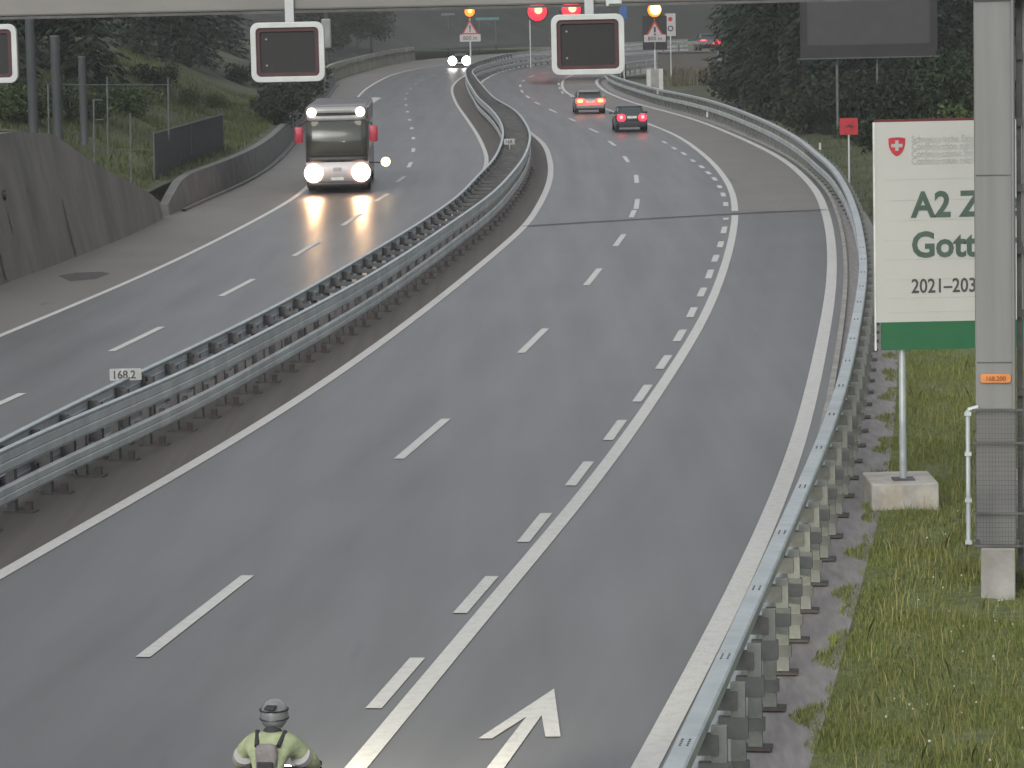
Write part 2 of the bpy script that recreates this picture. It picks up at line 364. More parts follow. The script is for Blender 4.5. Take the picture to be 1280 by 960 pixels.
LR = curve([(0, 603), (200, 504), (400, 396), (550, 285), (590, 240), (606, 214), (609, 199), (606.5, 190), (598, 171), (586, 152.5), (573, 134), (565, 115), (567, 106), (576, 97.5), (590, 91),
            (615, 83), (650, 76), (690, 71), (760, 66), (860, 60)], pre=30)
LE = curve([(0, 420), (117, 371), (200, 335), (320, 275), (383, 236), (415, 190), (432, 148), (451, 117), (480, 98), (502.5, 90), (527.5, 85), (552.5, 82), (590, 78), (640, 73), (720, 66), (840, 58)], pre=45)
WB = curve([(-60, 378), (15, 353), (95, 322), (179, 289), (207, 272), (231, 260), (250, 252), (291, 235), (329, 214), (359, 186), (390, 145), (420, 106), (455, 91), (512, 77), (560, 72), (640, 66), (760, 58)], pre=40)
# rails: top edges are about 1.1 m / 0.9 m above the road
def railcurve(px, z, pre, post=None, sig=4):
    P = [gnd(px_, py_, z) for px_, py_ in px]; P = [(p.x, p.y) for p in P]
    d = np.array(P[0]) - np.array(P[1]); d /= np.linalg.norm(d); P = [tuple(np.array(P[0]) + d * pre)] + P
    return smooth_curve(spline(P, 1.0), sig)
ZM = 1.12; ZR = 1.2
MR = railcurve([(0, 565.5), (94, 520), (200, 482), (320, 421), (400, 380), (480, 335), (570, 275), (615, 243), (639, 218), (656, 195.6), (663, 171), (658, 156), (647, 141), (634, 132), (617, 122), (603, 107), (595, 97),
                (590, 90), (594, 85.5), (606, 81), (625, 76), (650, 71.5), (690, 66.5), (760, 61), (860, 55)], ZM, 25)
ML = railcurve([(0, 553), (56, 523.5), (105, 499), (146, 480), (200, 455), (300, 407), (384, 363), (420, 341), (495, 297.5), (550, 262.5), (577.5, 242), (598, 219), (615, 203), (626, 182.5), (629, 164), (624, 150), (614, 137), (598, 122.5), (591, 112),
                (585, 102), (582, 93), (583, 86), (590, 79.5), (603, 75), (622, 70), (650, 65), (690, 60.5), (760, 55), (860, 49)], ZM, 25)
RR = railcurve([(842, 960), (871, 900), (925, 780), (1007, 600), (1053, 480), (1077, 360), (1079, 320), (1071, 270), (1057, 233), (1039, 206), (1020, 191), (1000, 174), (960, 152), (907, 131), (870, 120.5), (825, 111.5), (800, 105), (775, 97.5),
                (760, 91), (757, 86), (775, 80), (810, 75), (880, 69)], ZR, 14)

# ------------------------------------------------------------------ ground, road, strips (structure)
gx = np.concatenate([np.linspace(-900, -60, 12), np.linspace(-50, 60, 56), np.linspace(80, 900, 12)])
gy = np.concatenate([np.linspace(-300, 0, 6), np.arange(6, 430, 4.0), np.linspace(440, 1500, 14)])
V = [(x, y, prof(min(y, 890)) - .12) for y in gy for x in gx]
n = len(gx)
Fc = [(j * n + i, j * n + i + 1, (j + 1) * n + i + 1, (j + 1) * n + i) for j in range(len(gy) - 1) for i in range(n - 1)]
mesh_obj('ground', V, Fc, M['soil'])['kind'] = 'structure'
NR = 520
right_edge = offset(RE, .42)
def pair_to(A, B):                       # for every point of A the nearest point of B, kept in order
    out = []; j = 0
    for p in A:
        d = np.linalg.norm(B[j:j + 40] - p, axis=1); j = j + int(d.argmin()); out.append(B[j])
    return smooth_curve(np.array(out), 3)
strip('road', EL, pair_to(EL, offset(RE, .42)), 0, M['asphalt'], None, 14, kind='structure', uv=True)
strip('far_road', LE, pair_to(LE, LR), 0, M['asphalt'], None, 10, kind='structure', uv=True)
strip('road_base', offset(LE, -.15), right_edge, -.03, M['median'], NR, 30, kind='structure')
# hard shoulder on the left, from the edge line to the wall
strip('left_shoulder', offset(WB, -.3), offset(LE, -.1), .004, M['shoulder_left'], 420, 4, kind='structure')
JY = gnd(800, 270).y
sA, sB = cut(SL, JY + .3, 400), cut(RE, JY - .3, 400)
strip('exit_lane', offset(sA, .12), offset(sB, .1), .004, M['shoulder'], 300, 4, kind='structure')
# shoulder beyond the right edge line, under the guard rail
strip('verge_strip', offset(RE, .42), offset(RR, .86), -.02, M['verge'], 300, 3, kind='structure')
strip('median_strip', offset(LR, .02), offset(EL, -.02), .005, M['median'], 420, 6, kind='structure')
def kerb(name, A, w, h, m):
    B = offset(A, w); Vv, Ff = [], []
    for a, b in zip(A, B):
        z0 = prof(a[1])
        Vv += [(a[0], a[1], z0 - .1), (a[0], a[1], z0 + h), (b[0], b[1], z0 + h), (b[0], b[1], z0 - .1)]
    for i in range(len(A) - 1):
        for k in range(3): Ff.append((i * 4 + k, i * 4 + k + 1, (i + 1) * 4 + k + 1, (i + 1) * 4 + k))
    mesh_obj(name, Vv, Ff, m)['kind'] = 'structure'
kerb('kerb', offset(cut(RE, 20, 185), .34), .12, .07, M['concrete'])
# ------------------------------------------------------------------ painted markings
def line_strip(name, A, w, z=.010):
    strip(name, offset(A, -w / 2), offset(A, w / 2), z, M['paint'], kind='structure')
line_strip('edge_line_median_side', EL, .25)
line_strip('edge_line_right', RE, .29)
line_strip('edge_line_far_carriageway_inner', LR, .2)
line_strip('edge_line_far_carriageway_outer', LE, .2)
jc = [(a, b) for a, b in ((20, JY - .35), (JY + .35, 420))]
for a, b in jc: line_strip('solid_lane_line', cut(SL, a, b), .24)
def dash_mesh(name, segs, w, z=.010):
    Vv, Ff = [], []
    for (a, b) in segs:
        a = Vector((a[0], a[1])); b = Vector((b[0], b[1])); d = (b - a).normalized(); nn = Vector((d.y, -d.x)) * w / 2
        m = max(1, int((b - a).length / 1.5)); s = len(Vv)
        for k in range(m + 1):
            p = a + (b - a) * k / m
            for q in (p - nn, p + nn): Vv.append((q.x, q.y, prof(q.y) + z))
        for k in range(m): Ff.append((s + 2 * k, s + 2 * k + 1, s + 2 * k + 3, s + 2 * k + 2))
    mesh_obj(name, Vv, Ff, M['paint'])['kind'] = 'structure'
Dpx = [(178.5, 822, 309.5, 720), (498.5, 574, 557.5, 524), (651, 441.5, 682, 411), (732.5, 357, 749.5, 336), (769, 308, 780, 293), (789, 272, 793, 263), (795, 261.5, 797, 249), (796, 229, 795, 219),
       (785.5, 203, 780, 195.5), (769, 182.5, 761, 176.5), (748, 166, 736.5, 161), (720, 152, 711, 148), (695.5, 141, 686.5, 136.5), (675, 131, 668.5, 127.7), (662, 123, 657.5, 119.6), (653.5, 116, 651.5, 113), (650, 108.5, 650.5, 106), (653, 102.2, 655.5, 100.2), (662, 96.5, 668, 94.5), (677, 92, 686, 90)]
dash_mesh('lane_dashes', [(gnd(a, b), gnd(c, d)) for a, b, c, d in Dpx], .19)
Spx = [(467, 886, 522, 823), (575, 767, 615, 721), (654, 678, 683, 642), (713, 607.5, 736, 577.5), (760, 550.5, 778, 525.5), (796, 502.5, 810.5, 481.5), (824, 461.5, 835.5, 444.5), (845.5, 427, 854, 412.5), (862, 397, 868, 384.5),
       (875, 371, 880, 360), (885, 348.5, 889, 337.5), (892.5, 327.5, 896, 319), (899.5, 309.5, 901.8, 302), (904, 292, 906, 283.5), (907.3, 275, 907.6, 272.5), (907.5, 258, 906.8, 253), (904.8, 246, 903, 241), (900.5, 235.5, 898.5, 232), (895, 226, 891.5, 222), (887.5, 218, 883.5, 214.5),
       (879, 210.5, 875, 207), (868, 202.5, 864, 199.5), (857, 194, 852, 190.5), (845, 187, 840, 184), (833, 179.5, 828, 176.5)]
dash_mesh('short_lane_dashes', [(gnd(a, b), gnd(c, d)) for a, b, c, d in Spx], .19)
dash_mesh('short_lane_dashes_far', [(gnd(a, b), gnd(c, d)) for a, b, c, d in [(699, 106.5, 698, 103.5), (698.5, 100.8, 700, 99), (700, 111.5, 699.3, 109), (704, 117, 702, 114.5)]], .19)
Lpx = [(-28, 517, 28, 492), (139, 439.5, 202, 409), (276, 370.5, 317, 349), (367, 320.5, 398, 302), (428, 282, 452, 267), (469, 252, 485, 242.5), (496, 228, 506, 220.5), (510.5, 209.5, 514, 203), (516, 190.5, 517, 185.5), (516.6, 174.5, 516.3, 171.5), (515, 161.7, 514.7, 159.3), (512.3, 151, 511.8, 149),
       (509.6, 140.8, 509.2, 139), (507.6, 132.3, 507.4, 130.8), (507, 124.4, 507.1, 123.2), (508.6, 117.4, 509, 116.4), (512.6, 111, 513.5, 110.1), (518.7, 105.4, 520.2, 104.6), (527, 100.4, 529.5, 99.5), (541, 94.9, 544.5, 94), (556, 91, 561, 89.9)]
dash_mesh('far_carriageway_lane_dashes', [(gnd(a, b), gnd(c, d)) for a, b, c, d in Lpx], .19)
def flat_poly(name, px, m, z=.010):
    P = [gnd(*p) for p in px]
    bm = bmesh.new(); f = bm.faces.new([bm.verts.new((p.x, p.y, p.z + z)) for p in P]); bmesh.ops.triangulate(bm, faces=[f])
    o = bm_obj(name, bm, m); o['kind'] = 'structure'; return o
flat_poly('arrow_marking', [(692.7, 861.7), (700.7, 921.7), (681.7, 921.7), (677, 895), (588, 1020), (563, 1020), (658, 896.7), (615, 924), (598, 924)], M['paint'])
flat_poly('arrow_marking', [(477, 122.5), (470, 127), (462, 131), (459, 133), (461, 128), (463, 123.5), (468, 121.5)], M['paint'])
# movement joint across the carriageway
ja, jb, jd, je = gnd(652, 283), gnd(800, 274), gnd(915, 267.5), gnd(1034, 262)
J = spline([(p.x, p.y) for p in (ja, jb, jd, je)], .7)
strip('movement_joint', offset(J, -.08), offset(J, .08), .014, M['joint'], kind='structure')
strip('movement_joint_lip', offset(J, .34), offset(J, .42), .014, M['joint'], kind='structure')
# drain grating stain on the left shoulder
flat_poly('drain_stain', [(72, 345), (95, 341), (128, 340), (138, 342), (120, 349), (88, 352)], M['joint'], .0075)

# ------------------------------------------------------------------ guard rails
def sweep(name, A, profile, m, parent, y0=20, y1=400, z=0.0, side=1):
    A = cut(A, y0, y1); nn, _ = normals2(A); Vv, Ff = [], []; k = len(profile)
    for a, q in zip(A, nn):
        zz = prof(a[1]) + z
        for (o, h) in profile: Vv.append((a[0] + q[0] * o * side, a[1] + q[1] * o * side, zz + h))
    for i in range(len(A) - 1):
        for j in range(k): Ff.append((i * k + j, i * k + (j + 1) % k, (i + 1) * k + (j + 1) % k, (i + 1) * k + j))
    return mesh_obj(name, Vv, Ff, m, parent)
def wbeam(h, z0, d=.03, t=.012):   # W profile, closed, facing +offset
    zs = [0, .06, .14, .44, .5, .56, .86, .94, 1.0]; of = [0, .3, 1, 1, .55, 1, 1, .3, 0]
    a = [(o * d, z0 + q * h) for q, o in zip(zs, of)]
    return a + [(o - t, q) for o, q in a[::-1]]
def boxprof(w, h, z0, c=.02, o=0.0):
    return [(o - w / 2, z0 + c), (o - w / 2, z0 + h - c), (o - w / 2 + c, z0 + h), (o + w / 2 - c, z0 + h), (o + w / 2, z0 + h - c), (o + w / 2, z0 + c), (o + w / 2 - c, z0), (o - w / 2 + c, z0)]
def along(A, step, s0=0.0):
    s = np.concatenate([[0], np.cumsum(np.linalg.norm(np.diff(A, axis=0), axis=1))]); q = np.arange(s0, s[-1], step)
    x, y = np.interp(q, s, A[:, 0]), np.interp(q, s, A[:, 1]); _, t = normals2(A)
    tx, ty = np.interp(q, s, t[:, 0]), np.interp(q, s, t[:, 1])
    return [(x[i], y[i], math.atan2(-tx[i], ty[i])) for i in range(len(q))]
def rail_posts(root, A, y0, y1, step, post_bm, plate_bm, pm, limit=100, brk=None):
    S = along(cut(A, y0, y1), step)
    po = bm_obj('post', post_bm(), pm, root); pl = bm_obj('foot_plate', plate_bm(), M['plate_steel'], po)
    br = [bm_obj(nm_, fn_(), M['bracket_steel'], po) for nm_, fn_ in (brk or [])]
    for i, (x, y, a) in enumerate(S[:limit]):
        if i == 0: o = po
        else:
            o = po.copy(); C.objects.link(o); o.parent = root
            if i < 60:
                q = pl.copy(); C.objects.link(q); q.parent = o
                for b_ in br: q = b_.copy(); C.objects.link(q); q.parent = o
        o.location = (x, y, prof(y)); o.rotation_euler = (0, 0, a)
    rest = S[limit:]
    if rest:
        bm = bmesh.new()
        for x, y, a in rest:
            b2 = post_bm(); me = bpy.data.meshes.new('tmp'); b2.transform(Matrix.Translation((x, y, prof(y))) @ Matrix.Rotation(a, 4, 'Z')); b2.to_mesh(me); b2.free(); bm.from_mesh(me); bpy.data.meshes.remove(me)
        o = bm_obj('post', bm, pm, root); o['kind'] = 'stuff'
# right rail: box beam on top, second beam below, posts standing outside
t = thing('guard_rail', 'galvanised guard rail along the right edge of the motorway beside the grass verge', 'guard rail')
o = sweep('upper_beam', RR, boxprof(.21, .15, ZR - .15), M['steel_light'], t, 22, 400)
o = sweep('lower_beam', RR, boxprof(.10, .24, .50, o=-.02), M['steel'], t, 22, 400)
def rp():
    bm = bmesh.new()
    add_box(bm, .22, 0, .57, .15, .10, 1.14)
    return bm
def rpl():
    bm = bmesh.new(); add_box(bm, .24, -.02, .014, .32, .26, .028); return bm
def bxb(*a):
    def f():
        bm = bmesh.new(); add_box(bm, *a); return bm
    return f
RB = [('spacer', bxb(.115, 0, ZR - .24, .20, .13, .20)), ('bracket', bxb(.17, -.013, .68, .30, .10, .22)), ('bracket', bxb(.235, -.012, .27, .18, .10, .14))]  # bracket boxes stand in for the dark bands across each post
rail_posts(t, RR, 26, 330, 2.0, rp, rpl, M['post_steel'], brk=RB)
def splice(root, A, y0, y1, step, z):
    for x, y, a in along(cut(A, y0, y1), step, 1.0):
        bm = bmesh.new()
        for dy in (-.12, -.04, .04, .12):
            for dx in (-.035, .035):
                p = Matrix.Rotation(a, 4, 'Z') @ Vector((dx, dy, 0)); add_box(bm, x + p.x, y + p.y, prof(y) + z, .02, .02, .012)
        bm_obj('splice', bm, M['steel_dark'], root)
splice(t, RR, 28, 90, 4.0, ZR + .004)
# median barrier, both sides
def median_rail(A, side, label, limit):
    t = thing('guard_rail', label, 'guard rail')
    sweep('upper_beam', A, wbeam(.36, ZM - .36), M['steel'], t, 22, 420, side=side)
    sweep('top_edge', A, boxprof(.11, .04, ZM, .008), M['steel_light'], t, 22, 420, side=side)
    sweep('lower_beam', A, wbeam(.31, .26), M['steel'], t, 22, 420, side=side)
    def mp():
        bm = bmesh.new(); s = -side
        add_box(bm, s * .16, 0, .52, .14, .16, 1.04); add_box(bm, s * .06, 0, ZM - .17, .13, .16, .22); add_box(bm, s * .06, 0, .42, .13, .16, .18); return bm
    def mpl():
        bm = bmesh.new(); add_box(bm, -side * .02, 0, .018, .52, .30, .03); add_box(bm, -side * -.12, 0, .09, .10, .10, .18); return bm
    rail_posts(t, A, 30, 360, 2.0, mp, mpl, M['steel_dark'], limit)
    return t
tr = median_rail(MR, 1, 'double beam guard rail of the median facing the near carriageway', 100)
tl = median_rail(ML, -1, 'double beam guard rail of the median facing the bus carriageway', 100)
# spacers tying both rails together
SR_ = along(cut(MR, 40, 200), 2.0)
mlc = cut(ML, 20, 300)
for x, y, a in SR_:
    d = np.linalg.norm(mlc - np.array([x, y]), axis=1); k = d.argmin(); q = mlc[k]
    if d[k] > .35:
        bm = bmesh.new(); add_box(bm, (x + q[0]) / 2, (y + q[1]) / 2, prof(y) + ZM - .2, d[k] - .26, .08, .10, math.atan2(q[1] - y, q[0] - x)); bm_obj('spacer', bm, M['steel_dark'], tr)

# ------------------------------------------------------------------ small plates on the barrier
def km_plate(px, py, w, hh, text, label, Y):
    p = at(px, py, Y); t = thing('distance_plate', label, 'sign', (p.x, p.y, 0)); s = 1 / ppm(Y)
    z = p.z
    bm = bmesh.new(); prism(bm, rrect(w * s, hh * s, .02, 0, z), -.012, .012); bm_obj('plate', bm, M['grey_plate'], t)
    cyl('bracket', (0, .03, prof(Y) + .5), (0, .03, z), .02, M['steel'], t)
    if text: lettering(text, hh * s * .95, M['grey_txt'], t, (-w * s * .43, -.016, z - hh * s * .33), .002, .004, sx=.95)
yk = ML[np.abs(ML[:, 0] - (at(157, 468, 62).x)).argmin()][1]
km_plate(157, 468, 40, 15, '168.2', 'grey kilometre plate reading 168.2 on the median barrier', gnd(157, 474, ZM).y - .1)
km_plate(637, 177, 14, 7, '168.3', 'small grey kilometre plate between the median rails in the distance', gnd(637, 180, ZM).y)

# ------------------------------------------------------------------ gantry
GB = gnd(1246, 735); A0 = R(8.8)
gd = Vector((-math.cos(A0), math.sin(A0), 0))
g = thing('sign_gantry', 'grey steel gantry with a square column on the right and a beam across the road', 'gantry', (GB.x, GB.y, GB.z), -A0)
# local frame: x to the right along the beam, y away from camera
sc = 1 / ppm(GB.y)
def gz(py, px=1245): return at(px, py, GB.y).z - GB.z
box('foundation', (0.02, 0, (gz(680) + -.3) / 2), (.46, .7, gz(680) + .3), M['concrete'], g, .02)
box('column', (0, 0, (gz(680) + 12) / 2), (.54, .5, 12 - gz(680)), M['column'], g, .03)
box('base_plate', (0.02, 0, gz(680) + .02), (.62, .66, .04), M['steel_dark'], g, .01)
bm = bmesh.new()
for a_ in (-.25, .29):
    for b_ in (-.28, .28): add_cyl(bm, (a_, b_, gz(680) + .04), (a_, b_, gz(680) + .11), .02, n=8)
    bm_ = None
bm_obj('anchor_bolt', bm, M['steel_dark'], g)
for zz_ in (3.1, 5.6, 7.9): box('weld_seam', (0, -.2505, zz_), (.5, .006, .018), M['steel_dark'], g)
cyl('cable_duct', (.24, -.275, gz(509)), (.24, -.275, 9), .022, M['column'], g)
box('side_rail', (.32, .1, 6.0), (.07, .12, 11.5), M['steel_dark'], g)
box('second_column', (.50, .20, 6.0), (.28, .3, 12), M['column'], g, .02)
for py in (70, 153, 235, 313, 392, 490, 553):
    box('clamp', (.33, -.0, gz(py)), (.08, .06, .10), M['steel_dark'], g)
bm = bmesh.new()
z0, z1 = gz(678), gz(509)
for k in range(30):
    z = z0 + (z1 - z0) * k / 29
    big = k in (0, 7, 22, 29)
    add_box(bm, .17, -.30, z, .96, .02 if big else .006, .03 if big else .006)
for k in range(24): add_box(bm, -.30 + .96 * k / 23, -.30, (z0 + z1) / 2, .006, .006, z1 - z0)
bm_obj('mesh_guard', bm, M['steel_dark'], g)
bm = bmesh.new(); xl = -.37
add_cyl(bm, (xl, -.28, z0 + .02), (xl, -.28, z1), .032); add_cyl(bm, (xl, -.28, z1), (xl + .14, -.28, z1 + .04), .03)
for z in (z0 + .05, z0 + .62, z0 + 1.25, z1 - .05): add_box(bm, xl, -.28, z, .09, .09, .05)
bm_obj('pipe', bm, M['steel_light'], g)
zt = gz(470); bm = bmesh.new(); prism(bm, rrect(.40, .115, .03, 0.0, zt), -.285, -.262); bm_obj('number_plate', bm, M['orange'], g)
lettering('168.200', .085, M['orange_txt'], g, (0, -.288, zt - .03), .002, .002, 'CENTER')
# beam: its lower edge as seen at x=620,y=12
YB = GB.y + 7.6 * math.tan(A0)
zb = at(620, 11, YB).z - GB.z
box('beam', (-11.0, 0, zb + .34), (24.0, .55, .60), M['beam'], g, .03)
box('beam_flange', (-11.0, 0, zb + .018), (24.0, .62, .036), M['steel_dark'], g)
def lane_signal(px0, px1, py0, py1, label, flip):
    cx = (px0 + px1) / 2
    # distance of the gantry line at that column
    Y = GB.y
    for _ in range(6):
        p = at(cx, (py0 + py1) / 2, Y); s = (GB.x - p.x) / math.cos(A0); Y = GB.y + s * math.sin(A0) - .45
    p = at(cx, (py0 + py1) / 2, Y); w = (px1 - px0) / ppm(Y); h = (py1 - py0) / ppm(Y)
    t = thing('lane_signal', label, 'lane signal', (p.x, p.y, p.z), -R(3), 'lane signals hanging from the gantry')
    o, i = rrect(w, h, .11), rrect(w - .15, h - .15, .06)
    bm = bmesh.new(); ring_prism(bm, o, i, -.06, .02); bm_obj('frame', bm, M['white_frame'], t, bevel=.008)
    bm = bmesh.new(); ring_prism(bm, rrect(w - .152, h - .152, .06), rrect(w - .25, h - .25, .04), -.035, .01); bm_obj('inner_rim', bm, M['red_rim'], t)
    bm = bmesh.new(); prism(bm, rrect(w - .251, h - .251, .04), -.012, .01); sc_ = bm_obj('screen', bm, M['screen'], t)
    bm = bmesh.new()
    for a in np.linspace(-.34, .34, 17):
        for b in np.linspace(-.28, .28, 14): add_box(bm, a, -.014, b, .010, .006, .010)
    bm_obj('led_grid', bm, M['vms_frame'], sc_)
    bm = bmesh.new(); add_cyl(bm, (-w * .29, -.012, h * .22), (-w * .29, -.022, h * .22), .014); add_cyl(bm, (-w * .29, -.012, -h * .22), (-w * .29, -.022, -h * .22), .014); bm_obj('led', bm, M['led'], sc_)
    bm = bmesh.new(); prism(bm, rrect(w - .06, h - .06, .09), .021, .26); bm_obj('housing', bm, M['steel_dark'], t)
    zt = zb + GB.z - p.z
    box('hanger', (0.02, .16, (h / 2 + zt) / 2 + .15), (.12, .10, max(.25, zt - h / 2 + .34)), M['steel'], t)
    return t
lane_signal(314, 406, 28, 102, 'blank lane signal with white rounded frame above the oncoming carriageway by the bus', 0)
lane_signal(689.5, 780.5, 18, 93, 'blank lane signal with white rounded frame hanging above the two dark cars', 1)
lane_signal(-68, 22.5, 31, 104, 'blank lane signal with white rounded frame cut off at the left picture border', 0)
# small box and sign clamp on the beam
pb = at(767, 4, GB.y + .6); t = thing('camera_housing', 'pale grey box fixed under the gantry beam beside the lane signal', 'camera', (pb.x, pb.y, pb.z))
box('box_body', (0, 0, .05), (.22, .25, .20), M['white_frame'], t, .02); box('bracket', (0, 0, .26), (.06, .06, .24), M['steel_dark'], t)
pb = at(408, 42, GB.y + 3.2); t = thing('detector_box', 'narrow pale box standing just behind the lane signal above the bus', 'box', (pb.x, pb.y, pb.z))
box('box_body', (0, 0, 0), (.13, .14, .42), M['grey_plate'], t, .02); box('bracket', (0, 0, .45), (.05, .05, .5), M['steel_dark'], t)

# ------------------------------------------------------------------ project board on the right
pb0 = at(1130, 604, 51.2)
PZ = gnd(1130, 640).z
t = thing('project_board', 'tall white project board with red shield, dark lettering and green band on a steel post', 'sign board', (pb0.x, 51.2, 0))
sb = 1 / ppm(51.2)
tl_, br_ = at(1092, 153, 51.2), at(1097, 438, 51.2)
ztop, zbot = tl_.z, br_.z; xl = at(1094, 290, 51.2).x - pb0.x; BW = 3.3
zg = at(1097, 403, 51.2).z
roll = 0.0
box('panel', (xl + BW / 2, 0, (ztop + zg) / 2), (BW, .06, ztop - zg), M['board'], t)
box('edge_strip', (xl - .012, 0, (ztop + zbot) / 2), (.024, .09, ztop - zbot), M['board_edge'], t)
box('green_band', (xl + BW / 2 + .03, -.004, (zg + zbot) / 2), (BW - .10, .07, zg - zbot - .004), M['board_green'], t)
box('red_top_strip', (xl + BW / 2, .02, ztop + .02), (BW, .05, .04), M['red_dark'], t)
bm = bmesh.new()
for py in (224, 250, 275, 300, 324, 349, 372, 390):
    add_box(bm, xl + BW / 2 + .05, -.0315, at(1150, py, 51.2).z, BW - .2, .004, .006)
bm_obj('plank_seam', bm, M['board_grey'], t)
# shield
def bpx(px, py): p = at(px, py, 51.17); return p.x - pb0.x, p.z
sx0, sz0 = bpx(1121, 183); k = sb
pts = [(-10.5, 10), (-6, 11), (0, 11.3), (6, 11), (10.5, 10), (10.3, 3), (8.8, -3), (6, -8), (3, -10.8), (0, -12.3), (-3, -10.8), (-6, -8), (-8.8, -3), (-10.3, 3)]
bm = bmesh.new(); prism(bm, [(sx0 + a * k, sz0 + b * k) for a, b in pts], -.040, -.031); sh = bm_obj('shield', bm, M['shield'], t)
bm = bmesh.new(); add_box(bm, sx0, -.043, sz0 + 1 * k, 14 * k, .005, 4.2 * k); add_box(bm, sx0, -.0431, sz0 + 5.3 * k, 4.2 * k, .0052, 4.4 * k); add_box(bm, sx0, -.0431, sz0 - 3.3 * k, 4.2 * k, .0052, 4.4 * k); bm_obj('cross', bm, M['white'], sh)
for txt, px, py, hpx, m, bold in (('A2 Zweite', 1140, 271, 31, 'board_text', .016), ('Gotthard', 1139, 321, 31, 'board_text', .016), ('2021–2030', 1139, 366, 17.5, 'board_black', .004),
                                  ('Schweizerische Eidgenossenschaft', 1139, 178, 7.5, 'board_grey', .002), ('Confédération suisse', 1139, 187, 7.5, 'board_grey', .002), ('Confederazione Svizzera', 1139, 196.3, 7.5, 'board_grey', .002), ('Confederaziun svizra', 1139, 205.3, 7.5, 'board_grey', .002)):
    x, z = bpx(px, py); lettering(txt, hpx * sb / .70 if hpx > 10 else hpx * sb / .62, M[m], t, (x, -.036, z), .003, bold, sx=.82 if txt[0] == '2' else (.94 if hpx > 10 else .8))
cyl('support_post', (0, .1, .38), (0, .1, ztop - .3), .057, M['steel_light'], t)
cyl('support_post', (2.3, .1, .38), (2.3, .1, ztop - .3), .057, M['steel_light'], t)
for x in (0, 2.3):
    f = box('foot_plate', (x, .1, .414), (.34, .30, .025), M['steel_dark'], t)
for z in (zbot + .25, (zbot + ztop) / 2, ztop - .35): box('cross_rail', (1.2, .066, z), (3.0, .05, .08), M['steel'], t)
for x in (0.0, 2.3):
    cx_ = pb0.x + x
    q = thing('concrete_block', 'weathered concrete block carrying the post of the white project board' if x == 0 else 'concrete block under the second post of the project board, behind the gantry column', 'foundation', (cx_ - .02, 51.55, 0))
    box('block', (0, 0, .14), (1.06, 1.35, .52), M['plinth'], q, .025)

# ------------------------------------------------------------------ signs beyond the right rail
def base_z(Y): return prof(Y) - .1
# small red sign
Y = 128.0; p = at(1061, 158, Y); s = 1 / ppm(Y)
t = thing('red_sign', 'small square red sign with dark mark on a thin post behind the right rail', 'sign', (p.x, Y, base_z(Y)))
zz = p.z - base_z(Y)
box('panel', (0, 0, zz), (23 * s, .03, 21 * s), M['red'], t, .01)
bm = bmesh.new(); prism(bm, [(-.16, zz - .05), (-.05, zz + .06), (.10, zz + .07), (.2, zz - .02), (.12, zz - .08), (-.02, zz - .03)], -.022, -.016); bm_obj('symbol', bm, M['red_dark'], t)
cyl('post', (0, .04, 0), (0, .04, zz + .2), .04, M['steel'], t)
# big dark sign on two posts
Y = 168.0; a, b = at(998, 66, Y), at(1174, 62, Y); s = 1 / ppm(Y)
t = thing('message_sign', 'large dark grey blank message sign on posts in front of the right forest', 'sign', ((a.x + b.x) / 2, Y, base_z(Y)), R(0))
zl = at(1084, 68, Y).z - base_z(Y); w = b.x - a.x - .2
box('frame', (0, 0, zl + 1.9), (w, .30, 4.2), M['vms_frame'], t, .02)
box('panel', (-.02, -.158, zl + 2.2), (152 * s, .02, 3.4), M['vms'], t)
box('walkway', (0, -.1, zl - .16), (w + .3, .5, .05), M['steel_dark'], t)
for px in (1047, 1097, 1148):
    x = at(px, 120, Y).x - (a.x + b.x) / 2
    cyl('post', (x, .1, 0), (x, .1, zl + 1), .075 if px == 1047 else .06, M['fence'], t)
# lighting mast
Y = 205.0; p = at(976, 118, Y)
t = thing('lamp_mast', 'tall thin grey lighting mast rising out of the dark bushes beside the motorway', 'lamp post', (p.x, Y, p.z - 1.5))
cyl('mast', (0, 0, 0), (-.1, 0, 14), .10, M['fence'], t, .06); cyl('arm', (-.1, 0, 14), (-2.2, 0, 14.5), .05, M['fence'], t); box('lamp_head', (-2.5, 0, 14.5), (.8, .3, .14), M['fence'], t, .04)

